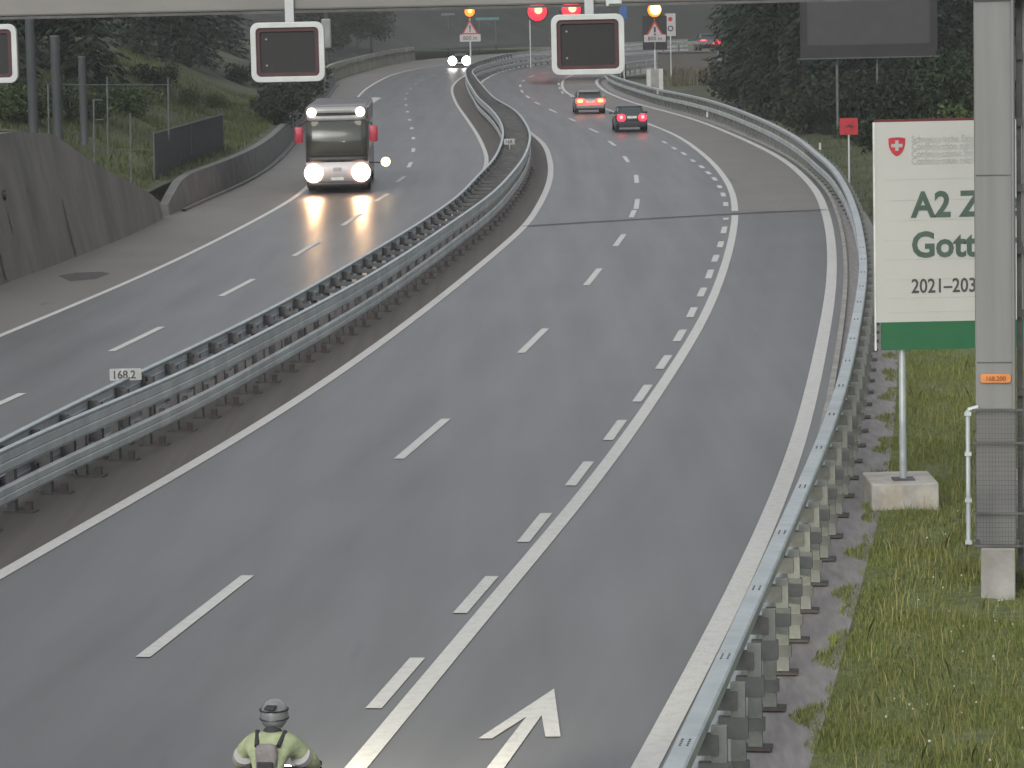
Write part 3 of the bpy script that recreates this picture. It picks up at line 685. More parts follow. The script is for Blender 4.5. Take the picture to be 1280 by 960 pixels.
def bulb(bm_name, x, z, r, m, hot, t, y=-.1, core=.5):
    bm = bmesh.new(); add_cyl(bm, (x, y + .12, z), (x, y, z), r * 1.22, n=24); bm_obj('lamp_housing', bm, M['black'], t)
    bm = bmesh.new(); bmesh.ops.create_uvsphere(bm, u_segments=20, v_segments=10, radius=r, matrix=Matrix.Translation((x, y, z)) @ Matrix.Diagonal((1, .35, 1, 1))); L = bm_obj('lamp_lens', bm, m, t, True)
    bm = bmesh.new(); bmesh.ops.create_uvsphere(bm, u_segments=16, v_segments=8, radius=r * core, matrix=Matrix.Translation((x + r * .12, y - r * .40, z + r * .12)) @ Matrix.Diagonal((1, .3, 1, 1))); bm_obj('bulb', bm, hot, L, True)
def warning_sign(px, py_lamp, lr, Y, tri, py_tri, py_pl, plw, plh, base, label, backing):
    s = 1 / ppm(Y); p = at(px, py_lamp, Y); t = thing('warning_sign', label, 'road sign', (p.x, Y, base))
    zl = p.z - base; zt = at(px, py_tri, Y).z - base; zp = at(px, py_pl, Y).z - base; w = tri * s
    if backing: box('backing_board', (0, .02, (zt + zp) / 2 + .1), (w * 1.12, .05, (zt - zp) + w * 1.15), M['vms_frame'], t, .02)
    T = lambda k, dz=0: [(-w / 2 * k, zt - w * .43 * k + dz), (w / 2 * k, zt - w * .43 * k + dz), (0, zt + w * .43 * k + dz)]
    bm = bmesh.new(); prism(bm, T(1), -.05, -.02); tr_ = bm_obj('triangle', bm, M['red'], t)
    bm = bmesh.new(); prism(bm, T(.72, -w * .03), -.058, -.049); bm_obj('white_field', bm, M['white'], tr_)
    bm = bmesh.new(); add_box(bm, 0, -.061, zt, w * .09, .006, w * .26); add_box(bm, 0, -.061, zt - w * .22, w * .09, .006, w * .08); bm_obj('exclamation_mark', bm, M['black'], tr_)
    pl = box('distance_plate', (0, -.04, zp), (plw * s, .03, plh * s), M['white'], t, .01)
    lettering('800 m', plh * s * .78, M['black'], pl, (0, -.058, zp - plh * s * .27), .002, .004, 'CENTER')
    bulb('lamp', 0, zl, lr * s, M['amber'], M['amber_hot'] if backing else M['amber_soft'], t, core=.8 if backing else .45)
    cyl('post', (0, .08, 0), (0, .08, zl), .09, M['steel'], t)
    return t
Y = 262.0; wb = gnd(819, 106).z
warning_sign(818, 12.5, 8.6, Y, 27, 37, 48, 27, 9, base_z(Y), 'warning triangle with exclamation mark under a glowing amber lamp beside the right guard rail', True)
bs = at(819, 96, Y - 1); t = thing('concrete_block', 'pale concrete block at the foot of the right warning sign', 'foundation', (bs.x, Y, base_z(Y)))
zt = at(819, 86, Y).z - base_z(Y); box('block', (0, 0, zt / 2), (21 / ppm(Y), 1.0, zt), M['concrete'], t, .03)
for sx in (-.48, .48): box('pale_rib', (sx, -.51, zt / 2), (.32, .04, zt - .05), M['white_frame'], t)
Y = 335.0
q = at(587, 60, Y)
warning_sign(587, 14.5, 6.2, Y, 21, 34, 47.5, 26, 9, base_z(Y), 'warning triangle with exclamation mark under a small amber lamp above the distant headlights', False)
# red signal lamps on thin posts
for px, py, pxp, lab in ((671.5, 14, 663, 'left one of two glowing red signal lamps on thin posts near the far bend'), (714, 12, 722, 'right one of two glowing red signal lamps, just above the middle lane signal')):
    Y = 345.0; s = 1 / ppm(Y); p = at(pxp, 60, Y); zb_ = base_z(Y); t = thing('signal_lamp', lab, 'traffic light', (p.x, Y, zb_), 0, 'red signal lamps at the far bend')
    c = at(px, py, Y)
    bulb('lamp', c.x - p.x, c.z - zb_, 11.8 * s, M['redlamp'], M['redlamp_hot'], t, core=.42)
    zc = c.z - zb_
    cyl('post', (0, .05, 0), (0, .05, zc), .07, M['steel'], t); cyl('arm', (0, .05, zc), (c.x - p.x, .05, zc), .06, M['steel'], t)
# speed plate, blue sign, teal sign at the far end
Y = 290.0; s = 1 / ppm(Y); p = at(838, 31, Y); b_ = base_z(Y)
t = thing('speed_sign', 'white upright plate with a red mark and a dark ring behind the right warning sign', 'road sign', (p.x, Y, b_)); z = p.z - b_
box('plate', (0, 0, z), (13 * s, .04, 28 * s), M['white'], t, .02)
bm = bmesh.new(); n_ = 20
oc = [(.26 * math.cos(2 * math.pi * i / n_), z - .32 + .26 * math.sin(2 * math.pi * i / n_)) for i in range(n_)]; ic = [(.15 * math.cos(2 * math.pi * i / n_), z - .32 + .15 * math.sin(2 * math.pi * i / n_)) for i in range(n_)]
ring_prism(bm, oc, ic, -.03, -.021); bm_obj('ring', bm, M['black'], t)
bm = bmesh.new(); add_cyl(bm, (0, -.021, z + .5), (0, -.03, z + .5), .2, n=20); bm_obj('red_disc', bm, M['red'], t); cyl('post', (0, .06, 0), (0, .06, z + .9), .06, M['steel'], t)
Y = 300.0; s = 1 / ppm(Y); p = at(779, 15, Y); b_ = base_z(Y)
t = thing('blue_sign', 'small blue road sign just right of the middle lane signal', 'road sign', (p.x, Y, b_)); z = p.z - b_
box('panel', (0, 0, z), (10 * s, .05, 17 * s), M['blue'], t, .03); cyl('post', (0, .06, 0), (0, .06, z + .3), .06, M['steel'], t)
Y = 400.0; s = 1 / ppm(Y); p = at(609, 23.5, Y); b_ = base_z(Y)
t = thing('direction_sign', 'long thin green sign panel far behind the small amber lamp', 'road sign', (p.x, Y, b_)); z = p.z - b_
box('panel', (0, 0, z), (29 * s, .1, 3.4 * s), M['teal'], t, .02)
for x in (-1, 1): cyl('post', (x, .08, 0), (x, .08, z), .06, M['steel_dark'], t)
p = at(560, 18, Y); t = thing('direction_sign', 'short grey sign panel far left of the small amber lamp', 'road sign', (p.x, Y, b_)); z = p.z - b_
box('panel', (0, 0, z), (17 * s, .1, 2.8 * s), M['fence'], t, .02); cyl('post', (0, .08, 0), (0, .08, z), .06, M['steel_dark'], t)
# reflector stubs on the right rail
for px, py in ((822, 113), (1025, 181), (884, 141)):
    p = gnd(px, py + 2, ZR - .2); t = thing('reflector', {822: 'white reflector stub on the right guard rail near the concrete block', 1025: 'grey reflector bracket on the curve of the right guard rail', 884: 'small grey bracket on the lower right rail behind the dark car'}[px], 'reflector', (p.x, p.y, p.z))
    box('stub', (0, 0, 0), (.10, .08, .30), M['steel'], t, .02); box('reflector_face', (0, -.045, .05), (.09, .012, .16), M['white'], t)

# ------------------------------------------------------------------ left side: walls, screen, fence
def wall_thing(name, label, base_pts, tops, batter, m, thick=.5):
    # base_pts: (x,y) list, tops: heights above the road, batter: horizontal lean (to the left) per metre
    t = thing(name, label, 'wall')
    A = np.array(base_pts); nn, _ = normals2(A); Vv, Ff = [], []
    for (x, y), q, h in zip(A, nn, tops):
        z0 = prof(y) - .3
        o = -q * batter * h; b = -q * thick
        Vv += [(x, y, z0), (x + o[0], y + o[1], prof(y) + h), (x + o[0] + b[0], y + o[1] + b[1], prof(y) + h), (x + b[0] * 2, y + b[1] * 2, z0)]
    for i in range(len(A) - 1):
        for k in range(3): Ff.append((i * 4 + k, (i + 1) * 4 + k, (i + 1) * 4 + k + 1, i * 4 + k + 1))
    n4 = (len(A) - 1) * 4; Ff += [(0, 1, 2, 3), (n4 + 3, n4 + 2, n4 + 1, n4)]
    o = mesh_obj('wall_face', Vv, Ff, m, t); return t
yE = gnd(207, 272).y
WBn = cut(WB, 25, yE)
def wall_top(y):
    # wall top falls to the ground towards its far end
    k0 = gnd(95, 322).y
    return float(np.interp(y, [0, k0 - 4, k0 + 1, k0 + 6, yE - 1.5, yE], [4.35, 4.3, 4.0, 2.7, .9, .35]))
wt = wall_thing('retaining_wall', 'dark stained concrete retaining wall leaning back beside the left shoulder', WBn, [wall_top(y) for y in WBn[:, 1]], .22, M['wall'])
# seams and run-off streaks on the wall face
bm = bmesh.new(); nnW, _ = normals2(WBn)
M['runoff'] = mat('pale_runoff', (.20, .175, .115), .9, scale=3, col2=(.09, .08, .06))
for py_y, h0, h1, wd in ((gnd(14, 353).y, .1, 2.4, .10), (gnd(93, 322).y, .1, 1.9, .12), (gnd(30, 347).y, 1.4, 2.0, .10), (yE - 1.2, .05, .9, .14), (gnd(60, 335).y, 2.4, 2.6, .06)):
    i = np.abs(WBn[:, 1] - py_y).argmin(); x, y = WBn[i]; q = nnW[i]; tg = np.array([-q[1], q[0]])
    P = []
    for h, ww in ((h0, wd), (h1, wd * .4)):
        for sgn in (-1, 1):
            P.append((x - q[0] * (.22 * h) + q[0] * .006 + tg[0] * ww * sgn, y - q[1] * .22 * h + q[1] * .006 + tg[1] * ww * sgn, prof(y) + h))
    vs = [bm.verts.new(p) for p in (P[0], P[1], P[3], P[2])]; bm.faces.new(vs)
bm_obj('runoff_streak', bm, M['runoff'], wt)
i = np.abs(WBn[:, 1] - gnd(35, 345).y).argmin(); x, y = WBn[i]; q = nnW[i]
bm = bmesh.new(); add_cyl(bm, (x - q[0] * .22 * 2.4 + q[0] * .02, y - q[1] * .22 * 2.4, prof(y) + 2.5), (x - q[0] * .22 * 2.4 - q[0] * .2, y, prof(y) + 2.5), .16); bm_obj('drain_hole', bm, M['black'], wt)
p = gnd(167, 288); t = thing('reflector', 'tiny bright reflector stub at the foot of the dark retaining wall', 'reflector', (p.x, p.y, p.z))
box('stub', (0, 0, .12), (.05, .05, .24), M['steel_dark'], t); box('reflector_face', (.0, -.03, .20), (.10, .02, .12), M['board_edge'], t)
# low wall
yL0, yL1 = gnd(205, 268).y, gnd(420, 106).y
WL = cut(offset(WB, -.05), yL0 - 1.2, yL1)
wall_thing('low_wall', 'low light grey concrete wall under the dark green screen, behind the bus', WL, [float(np.interp(y, [yL0 - 1.2, yL0 + 3.5, yL0 + 6, yL0 + 30, yL1], [.35, 1.1, 1.2, 1.15, 1.1])) for y in WL[:, 1]], .12, M['lowwall'], .35)
kerb('shoulder_kerb', offset(cut(WB, yL0 + 1, yL1), .1), .16, .10, M['lowwall'])
# pale olive parapet farther on
WP = cut(offset(WB, -1.0), gnd(425, 104).y - 6, gnd(512, 77).y + 6)
wall_thing('parapet_wall', 'mossy olive concrete parapet on the outside of the far left bend', WP, [1.5] * len(WP), .05, M['parapet'], .35)
# dark green screen panel on the low wall
iA = np.abs(WL[:, 1] - gnd(232, 259).y).argmin(); iB = np.abs(WL[:, 1] - gnd(310, 222).y).argmin()
cA = gnd(231, 260); cB = gnd(318, 219)
p0 = at(193, 226, cA.y + .6); p1 = at(280, 193, cB.y + .4); q0 = at(192, 167, cA.y + .6); q1 = at(278, 143, cB.y + .4)
t = thing('screen_fence', 'dark green mesh screen panel standing on the low wall at the left', 'fence')
bm = bmesh.new(); vs = [bm.verts.new(v) for v in (p0, p1, q1, q0)]; f = bm.faces.new(vs)
ex = bmesh.ops.extrude_face_region(bm, geom=[f]); bmesh.ops.translate(bm, verts=[v for v in ex['geom'] if isinstance(v, bmesh.types.BMVert)], vec=(-.02, .06, 0)); bm_obj('mesh_panel', bm, M['green_screen'], t)
cyl('top_tube', q0, q1, .03, M['fence'], t); cyl('post', p0 - Vector((0, 0, .2)), q0, .035, M['fence'], t); cyl('post', p1 - Vector((0, 0, .2)), q1, .035, M['fence'], t)
pm_, qm_ = (p0 + p1) / 2, (q0 + q1) / 2; cyl('post', pm_ + Vector((.0, .08, -.2)), qm_ + Vector((0, .08, 0)), .03, M['fence'], t)

# left hillside behind the walls
WH = resample(cut(offset(WB, -.55), 25, 420), 200)
nh, _ = normals2(WH)
def hill_start(y): return wall_top(y) + .05 if y < yE - 2 else float(np.interp(y, [yE - 2, yE + 2, yE + 10, 400], [.9, 1.0, 1.05, 1.05]))
VD = [0, .6, 1.4, 2.5, 4, 6, 8.5, 12, 16, 22, 30, 42, 60, 90]
Vv, Ff = [], []
for i, ((x, y), q) in enumerate(zip(WH, nh)):
    h0 = hill_start(y); bat = .22 * h0 if y < yE else .1
    for j, d in enumerate(VD):
        dd = d + bat
        rise = (0.12 * min(d, 4) + .42 * max(0, d - 4)) if y > yE + 2 else (.10 * min(d, 5) + .35 * max(0, d - 5))
        nz = .25 * math.sin(x * .7 + y * .35) * min(1, d / 4) + .18 * math.sin(y * .9 - d) * min(1, d / 3)
        # extend perpendicular but keep the near hill clear of the bend
        Vv.append((x - abs(q[0]) * dd, y - q[1] * dd * .3, prof(y) + h0 + rise + nz))
w = len(VD)
for i in range(len(WH) - 1):
    for j in range(w - 1): Ff.append((i * w + j, i * w + j + 1, (i + 1) * w + j + 1, (i + 1) * w + j))
hill = mesh_obj('hillside', Vv, Ff, M['hill'], None, True); hill['kind'] = 'structure'
hill.data.materials.append(M['rock'])
for pl in hill.data.polygons:
    if pl.center.y > 335 + 6 * math.sin(pl.center.x * .8): pl.material_index = 1
from mathutils.bvhtree import BVHTree
def bvh_of(o): return BVHTree.FromPolygons([v.co for v in o.data.vertices], [tuple(p.vertices) for p in o.data.polygons])
BH = bvh_of(hill)
def hill_z(x, y, bv=None):
    h = (bv or BH).ray_cast(Vector((x, y, 300)), Vector((0, 0, -1)))
    return h[0].z if h[0] else prof(y)
def hill_hit(px, py, bv=None):
    d = Vector(ray(px, py)).normalized(); h = (bv or BH).ray_cast(Vector((0, 0, H)), d); return h[0]

# right side terrain: verge, then the wooded slope
RH = resample(cut(offset(RR, .74), 15, 400), 190); nr, _ = normals2(RH)
VR = [0, .5, 1.2, 2.2, 3.5, 5, 7, 9, 12, 16, 22, 30, 45, 70, 110]
Vv, Ff = [], []
for (x, y), q in zip(RH, nr):
    for d in VR:
        near = np.clip((y - 95) / 60, 0, 1)
        far = np.clip((y - 205) / 30, 0, 1)
        rise = -.02 * min(d, 6) * (1 - near) + near * (.05 * min(d, 5)) * (1 - far) + .38 * max(0, d - (9 - 3 * near) - 20 * far)
        nz = (.07 * math.sin(x * 1.9 + y * .8) + .05 * math.sin(y * 2.1 - d * 1.5)) * min(1, d / 1.0)
        Vv.append((x + abs(q[0]) * d, y + q[1] * d * .3, prof(y) - .03 + rise + nz))
w = len(VR)
for i in range(len(RH) - 1):
    for j in range(w - 1): Ff.append((i * w + j, (i + 1) * w + j, (i + 1) * w + j + 1, i * w + j + 1))
verge = mesh_obj('verge_slope', Vv, Ff, M['soil'], None, True); verge['kind'] = 'structure'
verge.data.materials.append(M['hill'])
for pl in verge.data.polygons:
    if pl.center.y > 88 + 5 * math.sin(pl.center.x * 1.3): pl.material_index = 1
BV = bvh_of(verge)
# far hill closing the view
gx2 = np.linspace(-260, 260, 80); gd2 = np.array([0, 8, 20, 45, 70, 90])
Vv, Ff = [], []
for x in gx2:
    for d in gd2:
        y0 = 432 + .0006 * (x - 5) ** 2 + 6 * math.sin(x * .05)
        Vv.append((x, y0 + d, prof(430) - 1 + .62 * d + 3 * math.sin(x * .08 + d * .05) * min(1, d / 20)))
w = len(gd2)
for i in range(len(gx2) - 1):
    for j in range(w - 1): Ff.append((i * w + j, (i + 1) * w + j, (i + 1) * w + j + 1, i * w + j + 1))
fh = mesh_obj('far_hill', Vv, Ff, M['rock'], None, True); fh['kind'] = 'structure'

# three blue-grey columns, wire fence posts on the left slope
for px, y0, y1, wpx, lab in ((41, 28, 137, 12, 'tallest of three blue-grey columns on the left slope, beside the cut-off lane signal'), (71, 46, 128, 12, 'middle one of three blue-grey columns on the left slope'), (104, 72, 130, 10, 'shortest of three blue-grey columns on the left slope, beside the wire fence')):
    Y = 122.0; b = at(px, y1, Y); tp = at(px - 2, y0, Y); t = thing('column', lab, 'column', (b.x, Y, b.z - 1.5), 0, 'blue-grey columns on the left slope'); r = wpx / 2 / ppm(Y)
    hh = tp.z - b.z + 1.5 if px != 41 else 9.5
    bm = bmesh.new(); add_cyl(bm, (0, 0, 0), (0, 0, hh), r, r * .95, 20); bm_obj('shaft', bm, M['bluegrey'], t); bm = bmesh.new(); add_cyl(bm, (0, 0, hh), (0, 0, hh + .05), r * 1.04, n=20); bm_obj('cap', bm, M['fence'], t)
t = thing('wire_fence', 'rusty wire fence with thin steel posts on the slope above the dark retaining wall', 'fence')
FP = []
for px, y0, y1 in ((117, 124, 178), (134, 96, 165), (163, 141, 207), (210, 96, 150), (60, 105, 140)):
    Y = 121.0 if px < 165 else 132.0; b = at(px, y1, Y); tp = at(px, y0, Y); FP.append((b, tp)); cyl('post', b - Vector((0, 0, .8)), tp, .035, M['fence'], t)
def rail_between(a, b, r=.02): cyl('wire', a, b, r, M['fence'], t, n=6)
rail_between(at(78, 106, 121), at(213, 106, 124)); rail_between(at(128, 187, 121), at(190, 187, 122)); rail_between(at(117, 125, 121), at(128, 125, 121)); rail_between(at(118, 150, 121), at(130, 149, 121))

# right: wall with the upper road, its rail and a far car
Yw = 305.0
wl, wr = at(826, 66, Yw), at(893, 66, Yw); zt = wl.z; zb_ = prof(Yw) - .5
t = thing('retaining_wall', 'brownish concrete retaining wall under the upper road beyond the right bend', 'wall', ((wl.x + wr.x) / 2, Yw, 0))
M['wall_far'] = mat('far_wall_concrete', (.105, .098, .088), .9, scale=.5, col2=(.080, .076, .068), streak=(1, 1, .3))
ww = wr.x - wl.x + .5
box('wall_face', (0, .3, (zt + zb_) / 2), (ww, .6, zt - zb_), M['wall_far'], t)
box('coping', (0, .25, zt + .06), (ww + .1, .8, .12), M['lowwall'], t)
strip('upper_road', np.array([[wl.x - 12, Yw + .6], [wr.x + 40, Yw + .6]]), np.array([[wl.x - 12, Yw + 9], [wr.x + 40, Yw + 9]]), 0, M['shoulder'], 12, 2, kind='structure', zf=lambda y: zt + .01)
t = thing('guard_rail', 'short straight guard rail on top of the brownish wall below the red braking car', 'guard rail')
bm = bmesh.new(); add_box(bm, (wl.x + wr.x) / 2, Yw + .7, zt + .85, ww - .6, .08, .32); bm_obj('beam', bm, M['post_steel'], t, bevel=.02)
for k in range(4): box('post', (wl.x + .3 + (ww - 1.2) * k / 3, Yw + .8, zt + .45), (.12, .1, .9), M['steel_dark'], t)
bm = bmesh.new()

# ------------------------------------------------------------------ vehicles
def loft(bm, secs):
    rows = [[bm.verts.new(p) for p in s] for s in secs]
    for a, b in zip(rows, rows[1:]):
        for i in range(len(a)):
            j = (i + 1) % len(a); bm.faces.new((a[i], a[j], b[j], b[i]))
    bm.faces.new(rows[0][::-1]); bm.faces.new(rows[-1])
def car(name, label, cat, loc, rz, body, W, Ln, Ht, estate, tail, hot, mode, plate_text=True):
    t = thing(name, label, cat, loc, rz); h = W / 2; L2 = Ln / 2
    def sec(y, w, z0, zb): 
        p = [(w * .80, z0), (w * .96, z0 + .12), (w, z0 + .34), (w * .985, zb - .16), (w * .93, zb - .02), (w * .80, zb + .015)]
        return [(a, y, b) for a, b in p] + [(-a, y, b) for a, b in p[::-1]]
    ze = .98 if estate else 1.0
    st = [(-L2, h * .80, .42, ze - .06), (-L2 + .10, h * .93, .30, ze), (-L2 + .5, h * .985, .24, ze + .0), (-L2 + 1.2, h, .22, .96), (0, h, .22, .94), (L2 - 1.4, h * .99, .22, .92), (L2 - .6, h * .95, .22, .82), (L2 - .15, h * .84, .26, .70), (L2, h * .66, .34, .60)]
    bm = bmesh.new(); loft(bm, [sec(*s) for s in st]); bm_obj('body', bm, body, t, True, .02)
    # greenhouse
    rw = h * .70; yr = -L2 + (.22 if estate else .75)
    def gs(y, wb, wt, zb, zt): return [(wb, y, zb), (wb * .98, y, zb + (zt - zb) * .4), (wt * 1.03, y, zt - .05), (wt * .9, y, zt), (-wt * .9, y, zt), (-wt * 1.03, y, zt - .05), (-wb * .98, y, zb + (zt - zb) * .4), (-wb, y, zb)]
    zr = Ht - .03
    if estate: G = [gs(yr, h * .84, h * .78, .93, .96), gs(yr + .42, h * .87, rw, .93, zr - .06), gs(0, h * .88, rw * 1.03, .93, zr), gs(.55, h * .88, rw, .92, zr - .04), gs(1.35, h * .86, h * .78, .90, .94)]
    else: G = [gs(yr, h * .80, h * .72, .95, .99), gs(yr + .75, h * .86, rw * .95, .94, zr - .05), gs(.1, h * .88, rw, .93, zr), gs(.55, h * .88, rw * .98, .92, zr - .04), gs(1.40, h * .86, h * .78, .90, .94)]
    bm = bmesh.new(); loft(bm, G); bm_obj('window', bm, M['glass'], t, True)
    bm = bmesh.new(); y0, y1 = G[1][0][1] - .05, .6
    loft(bm, [[(a, y0, zr - .07), (a * .9, y0, zr - .045), (-a * .9, y0, zr - .045), (-a, y0, zr - .07)] if y == y0 else [(a, y, z - .04), (a * .92, y, z + .008), (-a * .92, y, z + .008), (-a, y, z - .04)] for y, a, z in ((y0, rw * 1.02, zr), (-.1, rw * 1.07, zr), (y1, rw * 1.03, zr - .035))])
    bm_obj('roof', bm, body, t, True)
    for s in (-1, 1):
        a, b = G[0], G[1]; i0 = 0 if s > 0 else 7; i1 = 2 if s > 0 else 5
        cyl('pillar', a[i0], b[i1], .05, body, t, n=8); cyl('pillar', G[4][i0], G[3][i1], .045, body, t, n=8); cyl('pillar', (s * h * .88, -.1, .93), (s * rw * 1.02, -.1, zr - .05), .04, body, t, n=8)
    box('rear_bumper', (0, -L2 + .05, .47), (W * .92, .22, .24), M['trim'] if not estate else body, t, .05)
    box('front_bumper', (0, L2 - .03, .42), (W * .72, .12, .22), M['trim'], t, .04)
    box('bumper_lip', (0, -L2 + .02, .33), (W * .8, .12, .12), M['trim'], t, .03)
    for s in (-1, 1):
        for yy in (-L2 + .85, L2 - .88):
            x = s * (h - .12)
            bm = bmesh.new(); add_cyl(bm, (x - .11, yy, .32), (x + .11, yy, .32), .32, n=24); wh = bm_obj('wheel', bm, M['rubber'], t, bevel=.03)
            bm = bmesh.new(); add_cyl(bm, (x + s * .10, yy, .32), (x + s * .118, yy, .32), .2, n=16); bm_obj('rim', bm, M['rim'], wh)
        box('mirror', (s * (h + .08), .95, .98), (.2, .12, .13), body, t, .03)
        if mode != 'front':
            xx = s * h * .66
            bm = bmesh.new(); prism(bm, rrect(h * .62 if estate else h * .50, .36 if estate else .40, .16, xx, .80), -L2 - .03, -L2 + .12); lp = bm_obj('tail_light', bm, tail, t, bevel=.01)
            bm = bmesh.new(); prism(bm, rrect(h * .36 if estate else h * .2, .20, .09, xx, .83), -L2 - .045, -L2 - .02); bm_obj('bulb', bm, hot, lp)
        if mode != 'rear':
            bm = bmesh.new(); bmesh.ops.create_uvsphere(bm, u_segments=16, v_segments=10, radius=.50, matrix=Matrix.Translation((s * h * .76, L2 - .16, .72)) @ Matrix.Diagonal((1, .7, 1, 1))); bm_obj('headlight', bm, M['head_far'], t, True)
    box('number_plate', (0, -L2 - .012, .78 if estate else .82), (.52, .02, .12), M['plate'], t)
    if estate:
        bm = bmesh.new(); prism(bm, rrect(h * 1.1, .24, .08, 0, .72), -L2 - .02, -L2 + .1); bm_obj('tail_glow_panel', bm, tail, t)  # panel between the lamps emits too, adding tail-light glow; no lamp itself
        box('spoiler', (0, yr + .36, zr - .06), (rw * 1.8, .22, .04), body, t, .015)
    box('front_plate', (0, L2 + .04, .5), (.5, .02, .11), M['plate'], t)
    return t
def heading(A, y):
    i = np.abs(A[:, 1] - y).argmin(); _, tt = normals2(A); return math.atan2(-tt[i][0], tt[i][1])
p = gnd(736, 141); car('estate_car', 'silver estate car with broad glowing red tail lights, farther of the two cars', 'car', p, heading(SL, p.y) * .55, M['car_silver'], 1.86, 4.7, 1.47, True, M['brake'], M['brake_hot'], 'rear').scale = (1.08, 1.0, 1.04)
p = gnd(787, 163); car('saloon_car', 'dark saloon car with two round red tail lights, nearer of the two cars', 'car', p, heading(SL, p.y) * .55, M['car_dark'], 1.82, 4.5, 1.44, False, M['tail'], M['tail_hot'], 'rear')
p = gnd(576, 84); car('oncoming_car', 'dark oncoming car with bright headlights at the far bend of the left carriageway', 'car', p, R(180) + heading(LE, p.y) * .2, M['car_grey'], 1.85, 4.5, 1.5, False, M['tail'], M['tail_hot'], 'front')
pc = at(885, 62, Yw + 3.5); car('braking_car', 'car with bright red brake lights on the upper road at the forest edge', 'car', (pc.x, pc.y, zt + .02), R(4), M['car_grey'], 1.9, 4.4, 1.48, True, M['tail'], M['tail_hot'], 'rear').scale = (1.12, 1, 1.1)

# coach
pbus = gnd(422.5, 242); hb = heading(LE, pbus.y + 4)
t = thing('coach', 'white coach with dark windscreen, red mirrors and bright headlights on the left carriageway', 'bus', pbus, R(180) + R(1.2))
# local: front faces +y here (rotated 180 deg so it faces the camera); x mirrored accordingly
BW_, BH_, BL_ = 2.6, 3.62, 12.0
def bsec(y, w, z0, z1, r=.22): return [(a, y, b) for a, b in rrect(w, z1 - z0, r, 0, (z0 + z1) / 2, 5)]
bm = bmesh.new(); loft(bm, [bsec(-BL_, BW_ * .97, .4, 3.5), bsec(-BL_ + .3, BW_, .34, BH_), bsec(-1.2, BW_, .34, BH_), bsec(-.55, BW_, .32, BH_ - .04), bsec(-.24, BW_ * .955, .34, BH_ - .14, .2)]); bm_obj('body', bm, M['bus_side'], t, True)
def front_panel(name, z0, z1, w0, w1, y0, y1, m, bev=.02, th=.08):
    bm = bmesh.new(); nx = 10; rows = []
    for z, w, y in ((z0, w0, y0), (z1, w1, y1)):
        for dy in (0, -th):
            rows.append([bm.verts.new((w / 2 * (2 * i / nx - 1), y + dy - .13 * abs(2 * i / nx - 1) ** 3, z)) for i in range(nx + 1)])
    a, b, c, d = rows[0], rows[1], rows[2], rows[3]
    for i in range(nx):
        bm.faces.new((a[i], a[i + 1], c[i + 1], c[i])); bm.faces.new((b[i + 1], b[i], d[i], d[i + 1])); bm.faces.new((c[i], c[i + 1], d[i + 1], d[i])); bm.faces.new((a[i + 1], a[i], b[i], b[i + 1]))
    bm.faces.new((a[0], c[0], d[0], b[0])); bm.faces.new((a[nx], b[nx], d[nx], c[nx]))
    return bm_obj(name, bm, m, t, True)
front_panel('front_panel', .50, 1.34, BW_ * .985, BW_ * .985, .10, .10, M['bus_white'])
front_panel('windscreen', 1.36, 2.98, BW_ * .965, BW_ * .93, .09, -.06, M['windscreen'])
M['bus_silver'] = mat('bus_silver_band', (.27, .275, .27), .4, var=.04, coat=.2)
front_panel('destination_panel', 3.0, 3.20, BW_ * .93, BW_ * .91, -.06, -.10, M['bus_silver'])
front_panel('roof_gap', 3.202, 3.31, BW_ * .90, BW_ * .90, -.13, -.13, M['bus_dark'])
front_panel('roof_fairing', 3.312, 3.56, BW_ * .93, BW_ * .90, -.07, -.24, M['bus_silver'])
front_panel('bumper', .26, .49, BW_ * .96, BW_ * .985, .06, .12, M['bus_dark'])
front_panel('dark_sill', 1.30, 1.52, BW_ * .975, BW_ * .975, .105, .10, M['bus_dark'], th=.05)
for s in (-1, 1):
    bm = bmesh.new(); bmesh.ops.create_uvsphere(bm, u_segments=20, v_segments=12, radius=.39, matrix=Matrix.Translation((s * .97, .03, .86)) @ Matrix.Diagonal((1, .5, 1, 1))); bm_obj('headlight', bm, M['head'], t, True)
    bm = bmesh.new(); bmesh.ops.create_uvsphere(bm, u_segments=16, v_segments=10, radius=.20, matrix=Matrix.Translation((s * 1.0, -.10, 3.34)) @ Matrix.Diagonal((1, .5, 1, 1))); bm_obj('marker_lamp', bm, M['marker'], t, True)
    bm = bmesh.new(); add_cyl(bm, (s * 1.2, -.15, 3.05), (s * 1.46, .28, 2.85), .04); arm = bm_obj('mirror_arm', bm, M['bus_dark'], t)
    bm = bmesh.new(); add_box(bm, s * 1.53, .28, 2.45, .34, .18, .66); mi = bm_obj('mirror', bm, M['bus_mirror'], t, True, .06)
    for yy in (-2.7, -9.2):
        x = s * 1.15; bm = bmesh.new(); add_cyl(bm, (x - .15, yy, .5), (x + .15, yy, .5), .5, n=28); wh = bm_obj('wheel', bm, M['rubber'], t, bevel=.03)
        bm = bmesh.new(); add_cyl(bm, (x + s * .14, yy, .5), (x + s * .17, yy, .5), .28, n=20); bm_obj('rim', bm, M['rim'], wh)
    for k in range(6):
        box('side_window', (s * (BW_ / 2 + .002), -1.9 - 1.7 * k, 2.3), (.03, 1.62, 1.15), M['glass'], t, .02)
    bm = bmesh.new(); add_box(bm, s * .5, .115, 1.62, .9, .02, .03); w_ = bm_obj('wiper', bm, M['bus_dark'], t); 
box('number_plate', (0, .125, .62), (.52, .02, .12), M['plate'], t)
box('emblem', (0, .118, 1.02), (.34, .02, .12), M['grey_plate'], t, .02)
box('interior_dash', (0, -.6, 1.3), (2.2, .5, .2), M['dash'], t)
